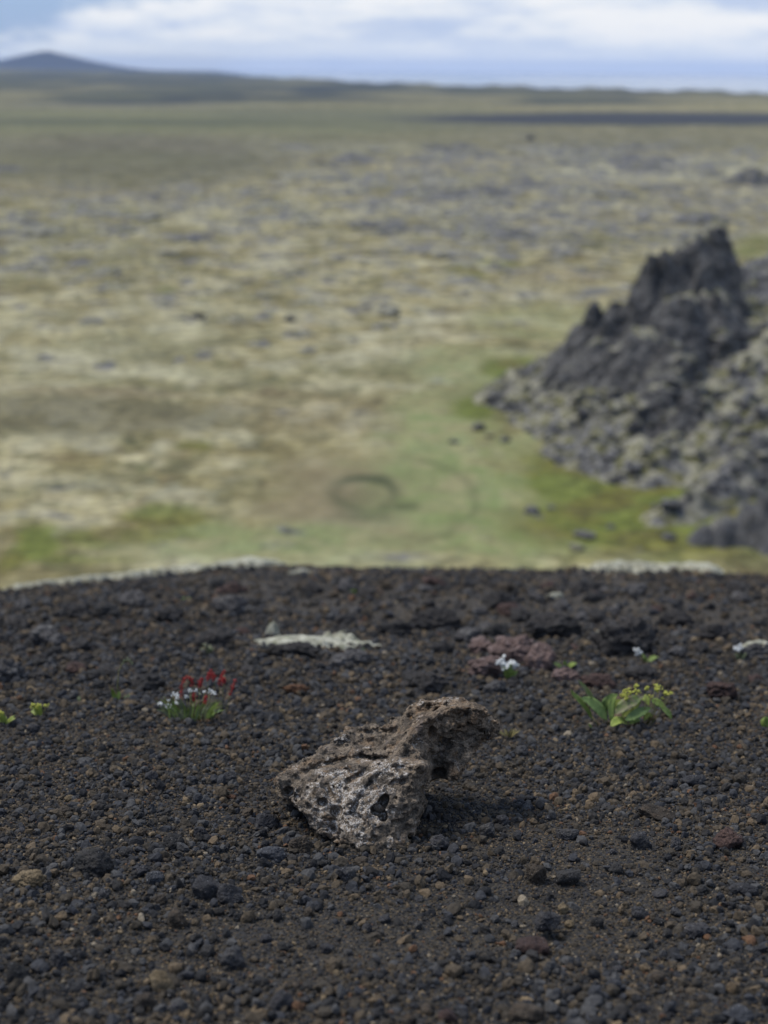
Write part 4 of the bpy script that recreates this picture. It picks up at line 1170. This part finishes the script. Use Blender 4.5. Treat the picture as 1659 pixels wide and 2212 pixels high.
CR1 = [  # px, py of the top, distance, steepness, blunt radius
 (1048, 838, 180, .9, .2), (1075, 822, 178, .8, .2), (1110, 796, 177, .8, .3), (1165, 768, 176, .9, .4), (1212, 742, 175, 1.2, .5), (1248, 702, 174, 1.8, .5), (1286, 643, 173, 2.6, .4),
 (1330, 650, 172, 2.0, .7), (1384, 622, 171.5, 2.2, .6), (1408, 562, 172, 3.0, .5), (1445, 546, 173, 2.6, .7), (1470, 537, 173.5, 2.6, 1.0), (1500, 517, 174, 2.8, 1.0), (1518, 505, 174, 2.8, 1.0), (1535, 494, 174.5, 3.2, .5), (1550, 487, 175, 3.4, 1.0),
 (1470, 640, 168, 1.6, 1.5), (1545, 640, 170, 1.6, 1.5), (1395, 715, 164, 1.5, 1.2), (1465, 745, 160, 1.6, 1.4), (1340, 760, 164, 1.4, 1.0), (1290, 735, 169, 1.4, 1.), (1430, 835, 154, 1.5, 1.0),
 (1520, 845, 151, 1.3, 1.5), (1360, 850, 155, .9, .6), (1280, 850, 160, .7, .6), (1210, 850, 166, .6, .5), (1130, 860, 172, .5, .5),
 (1300, 930, 149, .6, .5), (1380, 950, 145, .6, .5), (1460, 935, 145, .6, .5), (1240, 945, 151, .5, .3), (1620, 640, 178, .8, 1.), (1660, 690, 172, .6, 1.5), (1640, 770, 160, .6, 1.5),
 (1600, 850, 150, .8, 1.2), (1660, 880, 148, .7, 1.2), (1740, 640, 178, .6, 2.), (1760, 760, 165, .6, 2.), (1850, 700, 175, .5, 2), (1730, 850, 152, .6, 2.)]
build_crag('lava_crag', 'tall dark jagged lava crag with a pointed spire rising from mossy scree', CR1, 14, .30, 'crag')
CR2 = [(1760, 880, 146, 1.0, 1.5), (1700, 912, 142, 1.1, 1.), (1650, 940, 138, 1.1, .8), (1600, 982, 134, 1.1, .6), (1560, 1020, 131, 1.1, .4), (1505, 1056, 128.5, .9, .3),
       (1450, 1080, 127.5, .8, .2), (1655, 1066, 123, 2.2, .7), (1615, 1084, 123, 2.0, .5), (1565, 1104, 122.5, 1.8, .4), (1525, 1124, 122, 1.6, .3), (1720, 1050, 123, 1.8, .9)]
build_crag('scree_ridge', 'pale grey scree ridge with dark rock below, nearer than the tall crag', CR2, 6, .28, 'ridge', .75, 4.)
CR3 = [(1618, 566, 205, 1.4, .6), (1645, 556, 205, 1.4, .8), (1690, 548, 206, 1.2, 1.5), (1600, 596, 203, 1.2, .4)]
build_crag('lava_knoll', 'dark rock knoll at the right edge just behind the pointed spire', CR3, 8, .4, 'darkout', .8, 2.)

# ------------------------------------------------------------------ boulders on the plain and around the crag
BM = []
for k in range(9):
    V, F = rock_shape(900 + k, 4, 9, rough=.26, lump=.3, sharp=26)
    BM.append((V, F))
OM = []
for k in range(9):
    n_ = 46
    u_, v_ = np.meshgrid(np.linspace(-1.2, 1.2, n_), np.linspace(-1.2, 1.2, n_)); u_ = u_.ravel(); v_ = v_.ravel()
    e_ = 1 - np.hypot(u_, v_) + .75 * fbm2(u_, v_, .60, 4, 3.1 * k + 1, .6)
    h_ = np.clip(e_, -.3, .8) * 1.1 + .65 * np.clip(e_ + .2, 0, 1) * (1 - 2 * np.abs(fbm2(u_, v_, .42, 4, 5.3 * k + 2, .65)))
    OM.append((np.stack([u_, v_, h_ - .25], 1), grid_faces(n_, n_)))
BMESH = {}
def boulder_mesh(k, mat):
    if (k, mat) not in BMESH:
        me = np_mesh('boulder', *(OM[k - 20] if k >= 20 else BM[k])); me.materials.append(M[mat]); BMESH[(k, mat)] = me
    return BMESH[(k, mat)]
def put_boulder(px, py, wpx, hfrac, mat, k, label, name='boulder', cat='boulder', group=None, rz=0., dfrac=1., lift=None, zbase=None):
    if zbase is None:
        d = ray(px, py)
        t = 100.
        for _ in range(40):                                # walk the ray to the plain
            p = d * t; g = p[2] - float(plain_z(np.array([p[0]]), np.array([p[1]]))[0]); t += g / -d[2] * .8
        p = d * t
    else: p = zbase
    s = pxm(axis_depth(p))
    o = bpy.data.objects.new(name, boulder_mesh(k, mat)); col.objects.link(o)
    w = wpx * s / 2
    o.scale = (w, w * dfrac, w * hfrac)
    o.rotation_euler = (0, 0, rz)
    o.location = (p[0], p[1], p[2] + w * hfrac * .35)
    return tag(o, label, cat, group)

put_boulder(1148, 1108, 36, .75, 'darkout', 0, 'dark reddish boulder alone on the light green meadow')
put_boulder(1190, 1099, 18, .6, 'darkout', 1, 'small dark stone right of the lone meadow boulder')
put_boulder(980, 956, 26, .4, 'darkout', 2, 'flat dark stone on the meadow left of the crag foot')
put_boulder(1034, 928, 30, .8, 'darkout', 3, 'dark boulder just off the left foot of the crag')
put_boulder(1092, 952, 26, .6, 'darkout', 4, 'dark boulder below the left foot of the crag')
put_boulder(1058, 944, 20, .6, 'boulder', 5, 'small boulder between two dark ones at the crag foot')
put_boulder(1265, 1160, 50, .4, 'boulder', 6, 'grey slab on the olive slope below the scree', rz=.5)
put_boulder(1246, 1186, 34, .6, 'scree', 7, 'pale stone on the olive slope just below the grey slab')
put_boulder(1446, 1165, 34, .7, 'boulder', 8, 'grey boulder on the olive slope left of the dark rock band')
put_boulder(1320, 1140, 22, .6, 'boulder', 0, 'small grey stone between the grey slab and the scree ridge')
put_boulder(626, 694, 24, .9, 'darkout', 2, 'small dark upright boulder in the middle of the mossy plain')
put_boulder(428, 686, 34, .6, 'outcrop', 3, 'grey boulder on the mossy plain left of the dark upright one')
put_boulder(840, 680, 54, .4, 'scree', 4, 'pale topped flat boulder in the middle of the mossy plain')
put_boulder(1048, 340, 95, .14, 'darkout', 25, 'wide black lava outcrop far out on the plain', name='lava_outcrop', cat='outcrop')
put_boulder(1625, 398, 90, .5, 'darkout', 26, 'tall dark lava outcrop on the far plain at the right edge', name='lava_outcrop', cat='outcrop')
put_boulder(1580, 395, 50, .35, 'darkout', 27, 'dark lava outcrop just left of the tall one at the right edge', name='lava_outcrop', cat='outcrop')
put_boulder(1146, 304, 16, 1.2, 'darkout', 8, 'small dark lava pillar far out on the plain', name='lava_outcrop', cat='outcrop')
put_boulder(14, 366, 70, .16, 'darkout', 21, 'dark low outcrop far out at the left edge', name='lava_outcrop', cat='outcrop')
put_boulder(845, 495, 66, .22, 'darkout', 22, 'dark grey outcrop near the middle of the lava field', name='lava_outcrop', cat='outcrop')
put_boulder(1110, 510, 100, .22, 'darkout', 23, 'broad dark outcrop in the lava field left of the spire', name='lava_outcrop', cat='outcrop')

R3_ = random.Random(31)
for k in range(150):
    u = R3_.random()
    py = 318 + 470 * u ** 1.6
    px = R3_.uniform(0, 1659) if R3_.random() < .35 else R3_.gauss(1180, 330)
    if not (-10 < px < 1670): px = R3_.uniform(0, 1659)
    if py > 560 and px > 1150: px = R3_.uniform(0, 900)
    if px < 560 and 300 < py < 395: py += 130
    dark = R3_.random() < .35 and py < 520
    wpx = R3_.uniform(24, 95) * (1.15 if py < 520 else .55)
    put_boulder(px, py, wpx, R3_.uniform(.10, .24) if py < 560 else R3_.uniform(.15, .3), 'darkout' if dark else 'outcrop', 20 + R3_.randrange(9),
                'dark lava outcrop low in the pale mossy plain' if dark else 'light grey lava outcrop low in the pale mossy plain', name='lava_outcrop', cat='outcrop',
                group='dark outcrops on the plain' if dark else 'grey outcrops on the plain', rz=R3_.uniform(-.4, .4), dfrac=R3_.uniform(.8, 1.8))

# talus boulders on the crag's apron
dg_crag = bpy.data.objects['lava_crag']; dg_scree = bpy.data.objects['scree_ridge']
def drop_on(ob, px, py):
    d = Vector(ray(px, py))
    ok, loc, nrm, fi = ob.ray_cast(Vector((0, 0, 0)) - ob.location, d)
    if not ok: return None
    p = np.array(loc + ob.location)
    return p if p[2] > float(plain_z(np.array([p[0]]), np.array([p[1]]))[0]) - .1 else None
bpy.context.view_layer.update()
n = 0; tries = 0
while n < 190 and tries < 4000:
    tries += 1
    if R3_.random() < .8:
        px = R3_.uniform(1030, 1655); lo_ = np.interp(px, [1030, 1250, 1400, 1659], [835, 830, 850, 640]); hi_ = np.interp(px, [1030, 1150, 1330, 1450, 1659], [880, 980, 1055, 1010, 960])
        py = R3_.uniform(lo_, hi_); ob = dg_crag
    else:
        px = R3_.uniform(1400, 1655); py = R3_.uniform(*(np.interp(px, [1400, 1659], [1085, 930]), np.interp(px, [1400, 1659], [1110, 1060]))); ob = dg_scree
    p = drop_on(ob, px, py)
    if p is None: continue
    mt = R3_.choice(['boulder', 'boulder', 'darkout', 'darkout', 'scree'])
    lb = {'boulder': 'grey mossy boulder on the scree below the crag', 'darkout': 'dark bare boulder on the scree below the crag', 'scree': 'pale grey boulder on the scree below the crag'}[mt]
    put_boulder(px, py, R3_.uniform(7, 20) * (1 + 1.8 * R3_.random() ** 5), R3_.uniform(.45, .9), mt, R3_.randrange(9), lb, group={'boulder': 'grey', 'darkout': 'dark', 'scree': 'pale'}[mt] + ' boulders of the scree', rz=R3_.uniform(0, 6), zbase=p)
    n += 1

# ------------------------------------------------------------------ far hill, sea
def build_hill():
    c = at_r(97, 150, 12000); c[2] = 0
    n = 140
    u, v = np.meshgrid(np.linspace(-1, 1, n), np.linspace(-1, 1, n))
    x = u.ravel() * 800; y = v.ravel() * 800
    d = np.hypot(x * 1.0 + 60 * fbm2(x, y, 400., 3, 1.), y)
    h = 62 * np.exp(-(d / 185.) ** 1.3) + 32 * np.exp(-(d / 290.) ** 2) + 8 * np.exp(-(((x + 250) / 150) ** 2 + (y / 300) ** 2)) + 8 * np.exp(-(((x - 300) / 200) ** 2 + (y / 300) ** 2)) + 5 * fbm2(x, y, 120., 4, 3.) * np.exp(-(d / 350) ** 2)
    z = -42 + h * 1.66
    z = np.where(np.maximum(np.abs(x), np.abs(y)) > 780, -46, z)
    x = x * 1.94; y = y * 1.94
    g = G('far_hill'); cc = g.mix(g.sm(g.noise(.006, 5, .6), .4, .6), (.014, .018, .030), (.024, .027, .036))  # blue of the distance haze put partly into the hill's base colour
    o = link('hill', np_mesh('hill', np.stack([x, y, z], 1), grid_faces(n, n)), g.done(cc, .95)); o.location = c
    tag(o, 'distant volcanic hill tinted haze blue', kind='structure')
build_hill()
def build_sea():
    g = G('sea_water')
    g.b.inputs['Base Color'].default_value = (.22, .27, .33, 1); g.b.inputs['Roughness'].default_value = .28; g.b.inputs['Specular IOR Level'].default_value = .5
    g.put(g.b.inputs['Roughness'], g.ramp(g.noise(.0012, 4, .6), [(.35, .08), (.65, .22)]))
    g.bump(g.noise(.05, 4, .6), .04, .3)
    V = [(-20000, 1200, -42), (20000, 1200, -42), (20000, 28000, -42), (-20000, 28000, -42)]
    tag(link('sea', np_mesh('sea', V, [(0, 1, 2, 3)]), g.mat), 'calm pale blue sea', kind='structure')
build_sea()

# ------------------------------------------------------------------ air
HAZE = 4.2e-5
def build_haze():
    m = bpy.data.materials.new('air'); m.use_nodes = True; t = m.node_tree; t.nodes.clear()
    o = t.nodes.new('ShaderNodeOutputMaterial'); v = t.nodes.new('ShaderNodeVolumePrincipled')
    v.inputs['Color'].default_value = (.48, .63, .95, 1); v.inputs['Density'].default_value = HAZE; v.inputs['Anisotropy'].default_value = 0.
    t.links.new(v.outputs[0], o.inputs['Volume'])
    x0, x1, y0, y1, z0, z1 = -22000, 22000, -400, 29000, -56, 140
    V = [(x, y, z) for x in (x0, x1) for y in (y0, y1) for z in (z0, z1)]
    F = [(0, 1, 3, 2), (4, 6, 7, 5), (0, 4, 5, 1), (2, 3, 7, 6), (0, 2, 6, 4), (1, 5, 7, 3)]
    tag(link('haze', np_mesh('haze', V, F, smooth=False), m), 'thin blue distance haze', kind='stuff')
build_haze()

# ------------------------------------------------------------------ sky and sun
SUN_AZ, SUN_EL = math.radians(-70), math.radians(58)      # azimuth from +Y towards +X
def build_world():
    w = bpy.data.worlds.new('World'); sc.world = w; w.use_nodes = True
    g = G.__new__(G); g.t = w.node_tree
    bg = [n for n in g.t.nodes if n.type == 'BACKGROUND'][0]
    sky = g.n('ShaderNodeTexSky'); sky.sky_type = 'NISHITA'; sky.sun_disc = False
    sky.sun_elevation = SUN_EL; sky.sun_rotation = SUN_AZ; sky.air_density = 1.0; sky.dust_density = .6
    co = g.n('ShaderNodeTexCoord').outputs['Generated']
    sep = g.n('ShaderNodeSeparateXYZ', Vector=co); X, Y, Zc = sep.outputs
    def vec(kx, kz, off=0.):
        mp = g.n('ShaderNodeMapping', Vector=co); mp.inputs['Scale'].default_value = (kx, kx, kz); mp.inputs['Location'].default_value = (off, off * .3, off * .7)
        return mp.outputs[0]
    shape = g.noise(1, 6, .58, vec(9, 34, 3.))
    puff = g.noise(1, 7, .62, vec(26, 85, 1.))
    # low bank over the sea: its top climbs towards +X
    top = g.m('MULTIPLY_ADD', X, .30, .100)
    edge = g.m('ADD', g.m('SUBTRACT', top, Zc), g.m('MULTIPLY_ADD', puff, .045, -.0225))
    edge = g.m('ADD', edge, g.m('MULTIPLY_ADD', shape, .05, -.025))
    low = g.sm(edge, -.004, .016)
    high = g.m('MULTIPLY', g.sm(g.noise(1, 6, .6, vec(2.2, 4.5, 8.)), .44, .62), g.sm(Zc, .06, .18))
    cover = g.m('MAXIMUM', low, high)
    shade = g.noise(1, 6, .6, vec(11, 60, 5.))
    cloud = g.ramp(shade, [(.36, (5.6, 6.6, 8.6)), (.50, (8.2, 8.7, 9.4)), (.60, (9.6, 9.7, 9.8))])
    near_h = g.sm(Zc, .028, .004)
    cloud = g.mix(g.m('MULTIPLY', near_h, .8), cloud, (8.3, 8.9, 9.6))
    blue = g.mix(.75, sky.outputs[0], (3.0, 4.7, 8.0))
    c = g.mix(cover, blue, cloud)
    g.put(bg.inputs[0], c); bg.inputs[1].default_value = .1
build_world()

sd = bpy.data.lights.new('sun', 'SUN'); sd.energy = 3.2; sd.angle = math.radians(20); sd.color = (1, .94, .84)
so = bpy.data.objects.new('sun', sd); col.objects.link(so)
dv = Vector((math.sin(SUN_AZ) * math.cos(SUN_EL), math.cos(SUN_AZ) * math.cos(SUN_EL), math.sin(SUN_EL)))
so.rotation_euler = dv.to_track_quat('Z', 'Y').to_euler()

cd = bpy.data.cameras.new('camera'); cam = bpy.data.objects.new('camera', cd); col.objects.link(cam)
cam.matrix_world = camR.to_4x4()
cd.sensor_fit = 'VERTICAL'; cd.sensor_height = SH; cd.sensor_width = SW; cd.lens = LENS
cd.clip_start = .01; cd.clip_end = 120000
cd.dof.use_dof = True; cd.dof.focus_distance = axis_depth(HERO) + .03; cd.dof.aperture_fstop = 5.5; cd.dof.aperture_blades = 0
sc.camera = cam

sc.view_settings.view_transform = 'Standard'; sc.view_settings.look = 'None'
sc.view_settings.exposure = 0.0; sc.view_settings.gamma = 1
cy = sc.cycles
cy.max_bounces = 5; cy.diffuse_bounces = 3; cy.glossy_bounces = 2; cy.transmission_bounces = 2; cy.volume_bounces = 2; cy.transparent_max_bounces = 6
cy.use_denoising = True
cy.caustics_reflective = False; cy.caustics_refractive = False
sc.render.film_transparent = False
